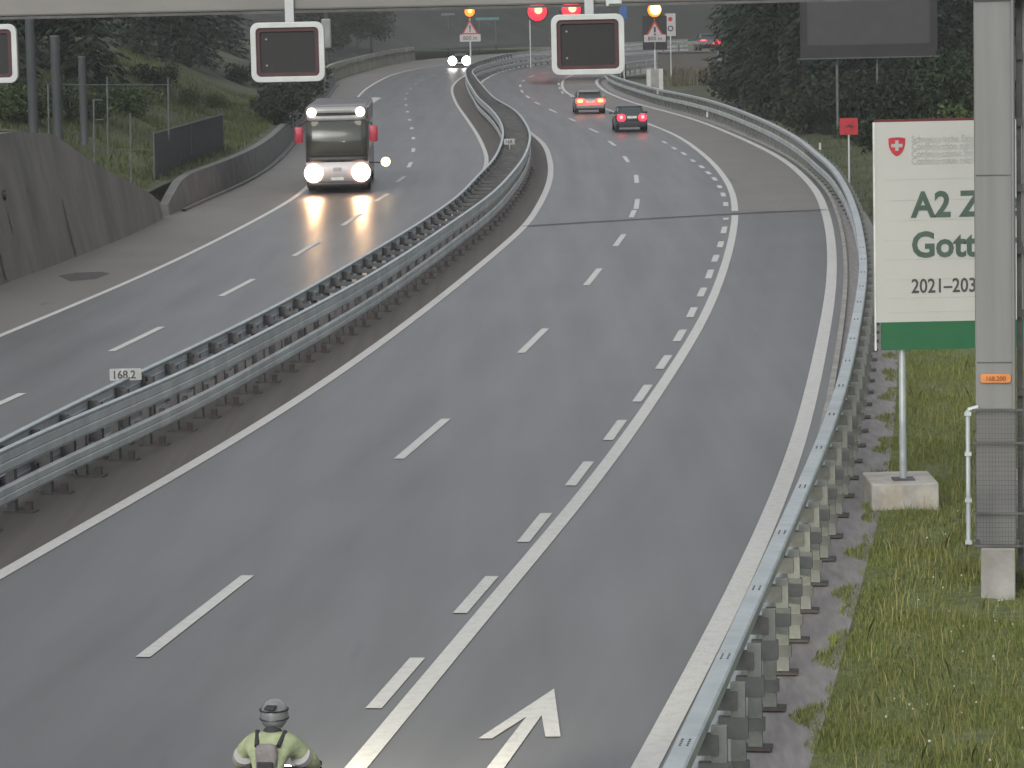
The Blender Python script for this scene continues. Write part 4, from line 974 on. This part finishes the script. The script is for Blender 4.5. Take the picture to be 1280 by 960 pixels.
bm = bmesh.new(); bmesh.ops.create_uvsphere(bm, u_segments=16, v_segments=10, radius=.19, matrix=Matrix.Translation((-1.98, -1.0, 1.22)) @ Matrix.Diagonal((1, .6, 1, 1))); bm_obj('side_lamp', bm, M['side_lamp'], t, True)
bm = bmesh.new(); add_cyl(bm, (-1.25, -1.05, 1.2), (-1.95, -1.05, 1.2), .03); bm_obj('lamp_arm', bm, M['bus_dark'], t)

def beam_lamp(p, target, e, size=R(40), col=(1, .62, .30)):
    L = bpy.data.lights.new('headlamp_beam', 'SPOT'); L.energy = e; L.spot_size = size; L.spot_blend = .8; L.color = col; L.shadow_soft_size = .15
    o = bpy.data.objects.new('headlamp_beam', L); C.objects.link(o); o.location = p; o.rotation_euler = (Vector(target) - Vector(p)).to_track_quat('-Z', 'Y').to_euler()
for s_ in (-1, 1):
    p = pbus + Vector((s_ * .97, -.35, .8)); beam_lamp(p, (p.x, p.y - 9, pbus.z - .1), 300)
# motorcycle and rider entering at the lower edge, heading up the road
lo_, hi_ = 20., 45.
for _ in range(40):
    m_ = (lo_ + hi_) / 2
    if at(343, 896, m_).z > 1.56: lo_ = m_
    else: hi_ = m_
hp = at(343, 896, lo_); hz = heading(SL, 36)
fw_ = Vector((-math.sin(hz), math.cos(hz), 0)); mb = Vector((hp.x, hp.y, 0)) - fw_ * .24
M['hivis'] = mat('high_visibility_fabric', (.33, .37, .22), .9, scale=7, col2=(.22, .26, .15), bump=.8, bscale=14)
M['rider_grey'] = mat('pale_rider_fabric', (.21, .195, .19), .9, scale=9, bump=.8, bscale=16)
M['helmet'] = mat('grey_helmet', (.19, .195, .20), .3, scale=9, col2=(.15, .15, .155), coat=.5)
M['moto'] = mat('motorcycle_paint', (.05, .052, .055), .35, coat=.5)
t = thing('motorcycle', 'dark motorcycle with lit headlamp under the hi-vis rider at the lower picture edge', 'motorcycle', mb, hz)
for yy in (-.68, .72):
    bm = bmesh.new(); bmesh.ops.create_circle(bm, segments=8, radius=.07)
    bm.free(); bm = bmesh.new()
    rings = []
    for i in range(28):
        a = 2 * math.pi * i / 28; rings.append([bm.verts.new((.065 * math.cos(2 * math.pi * j / 8), yy + (.26 + .06 * math.sin(2 * math.pi * j / 8)) * math.cos(a), .32 + (.26 + .06 * math.sin(2 * math.pi * j / 8)) * math.sin(a))) for j in range(8)])
    for i in range(28):
        for j in range(8): bm.faces.new((rings[i][j], rings[i][(j + 1) % 8], rings[(i + 1) % 28][(j + 1) % 8], rings[(i + 1) % 28][j]))
    wh = bm_obj('wheel', bm, M['rubber'], t, True)
    bm = bmesh.new(); add_cyl(bm, (-.05, yy, .32), (.05, yy, .32), .22, n=20); bm_obj('rim', bm, M['rim'], wh)
bm = bmesh.new(); loft(bm, [[(a, y, b) for a, b in rrect(w_, h_, min(w_, h_) * .35, 0, z_, 3)] for y, w_, h_, z_ in ((-.75, .16, .10, .86), (-.4, .26, .16, .80), (.0, .30, .24, .78), (.3, .30, .28, .86), (.55, .22, .18, .86))]); bm_obj('body', bm, M['moto'], t, True)
bm = bmesh.new(); add_box(bm, 0, .05, .45, .34, .62, .42); bm_obj('engine', bm, M['steel_dark'], t, bevel=.05)
bm = bmesh.new(); add_box(bm, 0, -.32, .90, .26, .62, .08); bm_obj('seat', bm, M['trim'], t, bevel=.03)
bm = bmesh.new()
for s_ in (-1, 1): add_cyl(bm, (s_ * .09, .72, .32), (s_ * .09, .48, 1.0), .028)
bm_obj('fork', bm, M['steel_dark'], t)
bm = bmesh.new(); add_cyl(bm, (-.38, .46, 1.03), (.38, .46, 1.03), .018); bm_obj('handlebar', bm, M['trim'], t)
bm = bmesh.new(); bmesh.ops.create_uvsphere(bm, u_segments=14, v_segments=8, radius=.09, matrix=Matrix.Translation((0, .68, .92)) @ Matrix.Diagonal((1, .5, 1, 1))); bm_obj('headlight', bm, M['head_far'], t, True)
box('tail_light', (0, -.78, .86), (.12, .05, .06), M['tail'], t, .01)
for s_ in (-1, 1): cyl('exhaust', (s_ * .2, -.1, .36), (s_ * .22, -.75, .48), .05, M['steel_dark'], t)
M['strap'] = mat('dark_strap', (.03, .03, .032), .8)
t = thing('person', 'person in hi-vis jacket and grey helmet riding at the lower picture edge', 'person', mb, hz)
J_ = {'pel': (0, -.16, .98, .15), 'ab': (0, -.06, 1.13, .14), 'ch': (0, .06, 1.28, .155), 'nk': (0, .16, 1.42, .07), 'hd': (0, .22, 1.53, .09)}
Ed = [('pel', 'ab'), ('ab', 'ch'), ('ch', 'nk'), ('nk', 'hd')]
for n_s, s_ in (('l', -1), ('r', 1)):
    J_['sh' + n_s] = (s_ * .19, .09, 1.35, .105); J_['el' + n_s] = (s_ * .34, .22, 1.15, .085); J_['wr' + n_s] = (s_ * .33, .42, 1.06, .055); J_['pm' + n_s] = (s_ * .325, .49, 1.06, .04)
    J_['hp' + n_s] = (s_ * .11, -.12, .93, .105); J_['kn' + n_s] = (s_ * .23, .26, .74, .075); J_['an' + n_s] = (s_ * .2, -.02, .40, .05); J_['ft' + n_s] = (s_ * .2, .14, .36, .045)
    Ed += [('ch', 'sh' + n_s), ('sh' + n_s, 'el' + n_s), ('el' + n_s, 'wr' + n_s), ('wr' + n_s, 'pm' + n_s), ('pel', 'hp' + n_s), ('hp' + n_s, 'kn' + n_s), ('kn' + n_s, 'an' + n_s), ('an' + n_s, 'ft' + n_s)]
    for f_, (dx, ln) in enumerate(((.035, .9), (.012, 1.0), (-.012, .95), (-.035, .8))):
        a_, b_ = 'fa%s%d' % (n_s, f_), 'fb%s%d' % (n_s, f_)
        J_[a_] = (s_ * (.325 + dx), .49 + .035 * ln, 1.085, .012); J_[b_] = (s_ * (.325 + dx), .49 + .06 * ln, 1.04, .010); Ed += [('pm' + n_s, a_), (a_, b_)]
    J_['th' + n_s] = (s_ * .275, .475, 1.035, .012); Ed += [('pm' + n_s, 'th' + n_s)]
ks = list(J_); me = bpy.data.meshes.new('body'); me.from_pydata([J_[k][:3] for k in ks], [(ks.index(a), ks.index(b)) for a, b in Ed], [])
bo = bpy.data.objects.new('body', me); C.objects.link(bo); sm = bo.modifiers.new('skin', 'SKIN'); 
for i_, k_ in enumerate(ks): me.skin_vertices[0].data[i_].radius = (J_[k_][3],) * 2; me.skin_vertices[0].data[i_].use_root = k_ == 'pel'
sb_ = bo.modifiers.new('sub', 'SUBSURF'); sb_.levels = 2; sb_.render_levels = 2
dg = bpy.context.evaluated_depsgraph_get(); dg.update(); m2_ = bpy.data.meshes.new_from_object(bo.evaluated_get(dg)); m2_.name = 'body'; bpy.data.objects.remove(bo)
m2_.materials.clear(); m2_.materials.append(M['hivis']); m2_.materials.append(M['trim']); m2_.polygons.foreach_set('use_smooth', [True] * len(m2_.polygons))
for pl in m2_.polygons:
    if pl.center.z < 1.0 or (pl.center.y > .42): pl.material_index = 1
bo = bpy.data.objects.new('body', m2_); C.objects.link(bo); bo.parent = t
bm = bmesh.new(); bmesh.ops.create_uvsphere(bm, u_segments=24, v_segments=16, radius=.145, matrix=Matrix.Translation((0, .24, 1.58)) @ Matrix.Diagonal((.9, 1.08, 1.0, 1))); he = bm_obj('helmet', bm, M['helmet'], t, True)
bm = bmesh.new(); bmesh.ops.create_uvsphere(bm, u_segments=20, v_segments=12, radius=.118, matrix=Matrix.Translation((0, .29, 1.58)) @ Matrix.Diagonal((.98, 1, .62, 1))); bm_obj('visor', bm, M['glass'], he, True)
for zz_ in (-.035, .045):
    cyl('helmet_band', (0, .235, 1.58 + zz_), (0, .235, 1.592 + zz_), .1475, M['strap'], he, n=28).scale = (.915, 1, 1)
bm = bmesh.new(); add_box(bm, 0, .09, 1.675, .10, .12, .03); bm_obj('helmet_vent', bm, M['strap'], he, bevel=.01)
bm = bmesh.new(); add_cyl(bm, (0, .13, 1.40), (0, .17, 1.455), .095, .085, 20); bm_obj('collar', bm, M['strap'], t, bevel=.01)
for s_ in (-1, 1): cyl('backpack_strap', (s_ * .10, -.08, 1.36), (s_ * .13, .10, 1.455), .022, M['strap'], t, n=8)
box('backpack_pocket', (0, -.20, 1.17), (.15, .03, .14), M['strap'], t, .012)
bm = bmesh.new(); add_box(bm, 0, -.13, 1.22, .20, .12, .34); bm_obj('backpack', bm, M['rider_grey'], t, True, .05)
for s_ in (-1, 1): cyl('reflective_stripe', (s_ * .26, .1, 1.235), (s_ * .275, .14, 1.20), .098, M['white'], t, n=16)
def lamp_world(v): return mb + Matrix.Rotation(hz, 3, 'Z') @ Vector(v)
beam_lamp(lamp_world((0, .80, .92)), lamp_world((.9, 14, -.1)), 3800, R(52), (1, .93, .72))
# ------------------------------------------------------------------ vegetation
def quads_mesh(name, P, U, W_, m):
    n = len(P); Vv = np.empty((n * 4, 3)); Vv[0::4] = P - U - W_ * .6; Vv[1::4] = P + U * .2 - W_; Vv[2::4] = P + U; Vv[3::4] = P + U * .2 + W_
    me = bpy.data.meshes.new(name); me.vertices.add(n * 4); me.vertices.foreach_set('co', Vv.ravel())
    me.loops.add(n * 4); me.loops.foreach_set('vertex_index', np.arange(n * 4, dtype=np.int32))
    me.polygons.add(n); me.polygons.foreach_set('loop_start', np.arange(0, n * 4, 4, dtype=np.int32)); me.polygons.foreach_set('loop_total', np.full(n, 4, dtype=np.int32))
    me.update(); me.validate(); me.materials.append(m); return me
def unit(v): return v / (np.linalg.norm(v, axis=1)[:, None] + 1e-9)
def conifer_crown(seed, Ht, rad, start):
    r = np.random.default_rng(seed); P, U, W_ = [], [], []
    z = start
    while z < Ht - .3:
        f = (z - start) / (Ht - start); Lb = rad * (1 - f) ** .8 * r.uniform(.75, 1.1) + .25; nb = int(r.integers(5, 8))
        a0 = r.uniform(0, 6.28)
        for k in range(nb):
            a = a0 + 6.283 * k / nb + r.normal(0, .15); L = Lb * r.uniform(.65, 1.1); nn = max(5, int(L * 11))
            tt = np.sort(r.uniform(.12, 1, nn)); droop = -.10 * L * tt - .22 * L * tt ** 2
            base = np.stack([np.cos(a) * L * tt, np.sin(a) * L * tt, z + droop + .12 * L * tt ** 4], 1)
            side = np.array([-np.sin(a), np.cos(a), 0]); sg = r.choice([-1, 1], nn) * r.uniform(0, .26, nn) * (1.15 - tt * .8) * min(1.6, L)
            p = base + side * sg[:, None] + r.normal(0, .05, (nn, 3)); p[:, 2] -= np.abs(sg) * .35
            u = np.stack([np.cos(a + np.sign(sg) * .8), np.sin(a + np.sign(sg) * .8), -.35 - .4 * r.random(nn)], 1)
            sz = r.uniform(.16, .34, nn)[:, None]; u = unit(u) * sz
            w = unit(np.cross(u, r.normal(0, .4, (nn, 3)) + np.array([0, 0, 1]))) * sz * .33
            P.append(p); U.append(u); W_.append(w)
        z += r.uniform(.30, .5) * (1 if f < .7 else .7)
    return quads_mesh('crown', np.vstack(P), np.vstack(U), np.vstack(W_), M['spruce'])
def leafy_crown(seed, blobs, n, size, m):
    r = np.random.default_rng(seed); P = []
    for (c, rad) in blobs:
        k = max(20, int(n * rad[0] * rad[2])); d = unit(r.normal(size=(k, 3))); q = np.array(c) + d * np.array(rad) * (r.uniform(.35, 1.0, k) ** .6)[:, None]
        P.append(q + r.normal(0, .12 * rad[0], (k, 3)))
    P = np.vstack(P); k = len(P); u = unit(r.normal(size=(k, 3)) + np.array([0, 0, -.3])); s = r.uniform(.6, 1.4, k)[:, None] * size
    w = unit(np.cross(u, r.normal(size=(k, 3))))
    return quads_mesh('crown', P, u * s, w * s * .55, m)
def trunk_mesh(Ht, r0, m=None, limbs=0, seed=0):
    bm = bmesh.new(); rr = random.Random(seed); n = 6; pts = [Vector((rr.uniform(-.05, .05) * k, rr.uniform(-.05, .05) * k, Ht * k / n)) for k in range(n + 1)]
    for k in range(n): add_cyl(bm, pts[k], pts[k + 1] + (pts[k + 1] - pts[k]) * .03, r0 * (1 - .85 * k / n), r0 * (1 - .85 * (k + 1) / n), 9, False)
    for k in range(limbs):
        z = Ht * rr.uniform(.25, .85); a = rr.uniform(0, 6.28); L = rr.uniform(.25, .45) * Ht
        add_cyl(bm, (0, 0, z), (math.cos(a) * L * .6, math.sin(a) * L * .6, z + L * .5), r0 * .35, r0 * .08, 6, False)
    me = bpy.data.meshes.new('trunk'); bm.to_mesh(me); bm.free(); me.materials.append(M['bark']); return me
CON = [(conifer_crown(11, 17, 3.0, .6), trunk_mesh(16.5, .22)), (conifer_crown(12, 21, 3.4, 2.4), trunk_mesh(20.5, .26)), (conifer_crown(13, 14, 2.5, .3), trunk_mesh(13.6, .19)), (conifer_crown(14, 23, 3.1, 5.0), trunk_mesh(22.5, .25))]
def blobset(seed, n, R_, z0, z1, br):
    r = random.Random(seed); out = []
    for _ in range(n):
        a = r.uniform(0, 6.28); d = R_ * r.random() ** .6; b = br * r.uniform(.6, 1.2); out.append(((math.cos(a) * d, math.sin(a) * d, r.uniform(z0, z1)), (b, b, b * .8)))
    return out
LEA = [(leafy_crown(21, blobset(1, 16, 2.6, 2.5, 7.5, 1.2), 330, .13, M['leaf_dark']), trunk_mesh(6.5, .16, limbs=7, seed=1)), (leafy_crown(22, blobset(2, 14, 2.2, 2.0, 6, 1.1), 340, .12, M['leaf_mid']), trunk_mesh(5.5, .13, limbs=7, seed=2))]
SHR = [(leafy_crown(31, blobset(3, 10, 1.1, .3, 1.3, .6), 520, .09, M['leaf_dark']), trunk_mesh(1.1, .05, limbs=6, seed=3)), (leafy_crown(32, blobset(4, 10, 1.0, .3, 1.1, .55), 520, .085, M['leaf_mid']), trunk_mesh(1.0, .05, limbs=6, seed=4))]
def plant(name, kit, loc, s, label, cat, group):
    t = thing(name, label, cat, loc, random.uniform(0, 6.28), group); t.scale = (s, s, s * random.uniform(.92, 1.1))
    a = bpy.data.objects.new('trunk' if cat == 'tree' else 'stem', kit[1]); C.objects.link(a); a.parent = t
    b = bpy.data.objects.new('crown' if cat == 'tree' else 'foliage', kit[0]); C.objects.link(b); b.parent = t
# right forest
n_ = 0
for px in range(872, 1330, 13):
    for lane in range(3):
        Y = {0: random.uniform(186, 203), 1: random.uniform(205, 265), 2: random.uniform(280, 360)}[lane]
        if px < 912: continue
        if lane == 0 and n_ % 2: n_ += 1; continue
        n_ += 1
        x = at(px + random.uniform(-7, 7), 100, Y).x
        if x < RR[np.abs(RR[:, 1] - Y).argmin()][0] + 3.0: continue
        z = hill_z(x, Y, BV)
        plant('spruce_tree', random.choice(CON), (x, Y, z - .2), random.uniform(.8, 1.15), 'dark spruce tree in the forest beyond the right guard rail', 'tree', 'spruces in the forest on the right')
for px in range(922, 1215, 14):
    Y = random.uniform(174, 200) if px > 960 else random.uniform(225, 250)
    x = at(px, 150, Y).x
    if x < RR[np.abs(RR[:, 1] - Y).argmin()][0] + 2.2: continue
    plant('shrub', SHR[0], (x, Y, hill_z(x, Y, BV) - .1), random.uniform(.9, 1.9), 'dense green shrub between the right guard rail and the spruce forest', 'shrub', 'shrubs behind the right guard rail')
for y_ in np.arange(139, 192, 4.2):
    d_ = random.uniform(3.6, 5.0); i = np.abs(RR[:, 1] - y_).argmin(); x = RR[i][0] + d_
    plant('shrub', SHR[0], (x, y_, hill_z(x, y_, BV) - .15), random.uniform(.45, .75), 'low dark shrub growing close behind the right guard rail', 'shrub', 'low shrubs close to the right guard rail')
for px, py, Y in ((1195, 120, 100), (1212, 60, 108), (1150, 130, 118)):
    x = at(px, py, Y).x; plant('broadleaf_tree', LEA[1] if px == 1195 else LEA[0], (x, Y, hill_z(x, Y, BV) - .2), .75, 'green broadleaf tree between the dark message sign and the gantry column', 'tree', 'broadleaf trees beside the gantry column')
# left hillside trees and shrubs
for px in range(-30, 545, 15):
    for lane in range(2):
        Y = random.uniform(150, 185) if lane == 0 else random.uniform(215, 300)
        x = at(px + random.uniform(-7, 7), 20, Y).x
        i = np.abs(WB[:, 1] - Y).argmin(); d = WB[i][0] - x
        if d < (6.5 if px > 230 else 5.0): continue
        if lane == 0 and px > 110 and px < 405: continue
        kit = random.choice(CON + LEA[:1])
        conif = kit in CON
        plant('spruce_tree' if conif else 'broadleaf_tree', kit, (x, Y, hill_z(x, Y) - .2), random.uniform(.75, 1.1), 'dark spruce tree on the wooded slope above the left walls' if conif else 'dark broadleaf tree on the wooded slope above the left walls', 'tree', 'trees on the left slope')
for px in list(range(-10, 130, 14)) + list(range(130, 345, 34)):
    py = 150 if px < 120 else random.uniform(105, 150)
    h = hill_hit(px, py)
    if not h: continue
    plant('shrub', random.choice(SHR), (h.x, h.y, h.z - .1), random.uniform(.6, 1.2), 'low green shrub on the grassy slope above the left walls', 'shrub', 'shrubs on the left slope')

for px, py, sc_ in ((338, 150, 1.5), (350, 165, 1.3), (362, 168, 1.0), (330, 120, 1.7)):
    p = gnd(px + 3, py + 12); i = np.abs(WB[:, 1] - p.y).argmin()
    plant('shrub', SHR[0], (WB[i][0] - .75, p.y, prof(p.y) + .85), sc_, 'dark bush hanging over the low wall just left of the bus', 'shrub', 'dark bushes beside the bus')
for px in range(392, 512, 9):
    Y = random.uniform(300, 375); x = at(px, 40, Y).x
    i = np.linalg.norm(WB - np.array([x, Y]), axis=1).argmin()
    if WB[i][0] - x < 2.0: continue
    plant('broadleaf_tree', LEA[0], (x, Y, hill_z(x, Y) - .2), random.uniform(.75, 1.1), 'dark broadleaf tree behind the olive parapet of the far left bend', 'tree', 'trees behind the olive parapet')
# grass: blades on the right verge, on the left slope
def blades(name, pts, hmin, hmax, wd, m, seed):
    r = np.random.default_rng(seed); n = len(pts); a = r.uniform(0, 6.283, n); h = r.uniform(hmin, hmax, n); lean = np.clip(r.normal(0, .25, (n, 2)), -.38, .38) * h[:, None]
    d = np.stack([np.cos(a), np.sin(a), np.zeros(n)], 1) * (wd * r.uniform(.6, 1.3, n))[:, None]
    mid = pts + np.stack([lean[:, 0] * .35, lean[:, 1] * .35, h * .6], 1); tip = pts + np.stack([lean[:, 0], lean[:, 1], h], 1)
    Vv = np.empty((n * 5, 3)); Vv[0::5] = pts - d; Vv[1::5] = pts + d; Vv[2::5] = mid + d * .7; Vv[3::5] = tip; Vv[4::5] = mid - d * .7
    me = bpy.data.meshes.new(name); me.vertices.add(n * 5); me.vertices.foreach_set('co', Vv.ravel()); me.loops.add(n * 5); me.loops.foreach_set('vertex_index', np.arange(n * 5, dtype=np.int32))
    me.polygons.add(n); me.polygons.foreach_set('loop_start', np.arange(0, n * 5, 5, dtype=np.int32)); me.polygons.foreach_set('loop_total', np.full(n, 5, dtype=np.int32)); me.update(); me.validate(); me.materials.append(m)
    o = bpy.data.objects.new(name, me); C.objects.link(o); return tag(o, None, None, None, 'stuff')
def grid_heights(bv, X, Y): return np.array([hill_z(float(a), float(b), bv) for a, b in zip(X, Y)])
def scatter_right(n, y0, y1, dmin, dmax, seed, clump=0):
    r = np.random.default_rng(seed); Y = y0 + (y1 - y0) * r.random(n) ** 1.2; base = np.interp(Y, RR[:, 1], RR[:, 0]); 
    edge = dmin + .16 * np.sin(Y * 1.7) + .1 * np.sin(Y * 4.1 + 1)
    X = base + edge + (dmax - dmin) * r.random(n)
    keep = ~((np.abs(X - pb0.x) < .56) & (np.abs(Y - 51.5) < .64)) & ~((np.abs(X - GB.x) < .3) & (np.abs(Y - GB.y) < .4))
    X, Y = X[keep], Y[keep]; return np.stack([X, Y, grid_heights(BV, X, Y) - .02], 1)
o = blades('grass', scatter_right(140000, 28, 76, .74, 6.2, 3), .03, .12, .007, M['grass'], 4); o['label'] = 'long green grass on the right verge'
o = blades('short_grass', scatter_right(170000, 28, 72, .72, 6.2, 33), .02, .07, .006, M['grass'], 34); o['label'] = 'short green grass covering the right verge'
o = blades('tall_grass', scatter_right(7000, 28, 70, 1.1, 6.2, 5), .14, .34, .005, M['grass_dry'], 6); o['label'] = 'tall yellowish grass stalks on the right verge'
o = blades('grass', scatter_right(16000, 76, 170, 1.0, 9, 7), .10, .26, .012, M['slope_grass'], 8); o['label'] = 'grass along the right guard rail farther away'
pts = scatter_right(170, 28, 52, 1.5, 6, 9); bm = bmesh.new()
for p in pts: bmesh.ops.create_icosphere(bm, subdivisions=1, radius=random.uniform(.008, .018), matrix=Matrix.Translation((p[0], p[1], p[2] + random.uniform(.2, .38))))
o = bm_obj('wild_flowers', bm, M['flower']); tag(o, 'tiny pale flowers scattered through the verge grass', None, None, 'stuff')
r = np.random.default_rng(15); n = 26000; Y = r.uniform(100, 215, n); base = np.interp(Y, WB[:, 1], WB[:, 0]); X = base - .9 - 11 * r.random(n) - np.where(Y < yE, 1.0, 0)
P_ = np.stack([X, Y, grid_heights(BH, X, Y) - .03], 1)
o = blades('slope_grass', P_, .15, .45, .022, M['slope_grass'], 16); o['label'] = 'rough grass on the slope above the left walls'
# dry reeds at the foot of the far wall
r = np.random.default_rng(25); n = 2200; a_, b_2 = at(826, 100, Yw - 3).x, at(905, 100, Yw - 3).x; X = r.uniform(a_, b_2, n); Y = r.uniform(Yw - 20, Yw - .6, n)
P_ = np.stack([X, Y, grid_heights(BV, X, Y) - .05], 1); o = blades('dry_reeds', P_, .4, 1.5, .04, M['reed'], 26); o['label'] = 'dry brownish reeds at the foot of the far right wall'

# ------------------------------------------------------------------ light, world, camera
w = bpy.data.worlds.new('World'); bpy.context.scene.world = w; w.use_nodes = True
N = w.node_tree.nodes; sk = N.new('ShaderNodeTexSky'); sk.sky_type = 'NISHITA'; sk.sun_disc = False
SE, SAZ = R(38), R(200)
sk.sun_elevation = SE; sk.sun_rotation = SAZ; sk.air_density = 1.0; sk.dust_density = 3.0; sk.ozone_density = 1.0
bg = N['Background']; bg.inputs['Strength'].default_value = .15
hs = N.new('ShaderNodeHueSaturation'); hs.inputs['Saturation'].default_value = .22      # overcast: a grey sky
w.node_tree.links.new(sk.outputs['Color'], hs.inputs['Color']); w.node_tree.links.new(hs.outputs['Color'], bg.inputs['Color'])
sd = bpy.data.lights.new('sun', 'SUN'); sd.energy = .6; sd.angle = R(40); sd.color = (1, .95, .88)
so = bpy.data.objects.new('sun', sd); C.objects.link(so)
dirv = Vector((math.sin(SAZ) * math.cos(SE), math.cos(SAZ) * math.cos(SE), math.sin(SE)))
so.rotation_euler = dirv.to_track_quat('Z', 'Y').to_euler(); so.location = dirv * 100
cam = bpy.data.cameras.new('camera'); cam.sensor_width = 36; cam.sensor_fit = 'HORIZONTAL'; cam.lens = F / 1280 * 36; cam.clip_end = 4000; cam.clip_start = .5
co = bpy.data.objects.new('camera', cam); C.objects.link(co)
rgt, up, fwd = Vector((1, 0, 0)), Vector((0, math.sin(PT), math.cos(PT))), Vector((0, math.cos(PT), -math.sin(PT)))
cr_, cu_ = rgt * CR - up * SR, rgt * SR + up * CR
Mx = Matrix((( cr_.x, cu_.x, -fwd.x, 0), (cr_.y, cu_.y, -fwd.y, 0), (cr_.z, cu_.z, -fwd.z, H), (0, 0, 0, 1)))
co.matrix_world = Mx
hm = bpy.data.materials.new('morning_haze'); hm.use_nodes = True; hn = hm.node_tree.nodes; hn.remove(hn['Principled BSDF'])
pv = hn.new('ShaderNodeVolumePrincipled'); pv.inputs['Density'].default_value = HAZE; pv.inputs['Color'].default_value = (.86, .88, .90, 1); hm.node_tree.links.new(pv.outputs['Volume'], hn['Material Output'].inputs['Volume'])
hz_ = box('haze', (0, 600, 44), (1840, 1840, 94), hm); hz_['kind'] = 'stuff'; hz_['label'] = 'thin morning haze in the valley air'
s = bpy.context.scene; s.camera = co
s.view_settings.view_transform = 'Standard'; s.view_settings.look = 'None'; s.view_settings.gamma = 1; s.view_settings.use_curve_mapping = False
s.view_settings.exposure = 0.42
s.cycles.max_bounces = 6; s.cycles.use_denoising = True
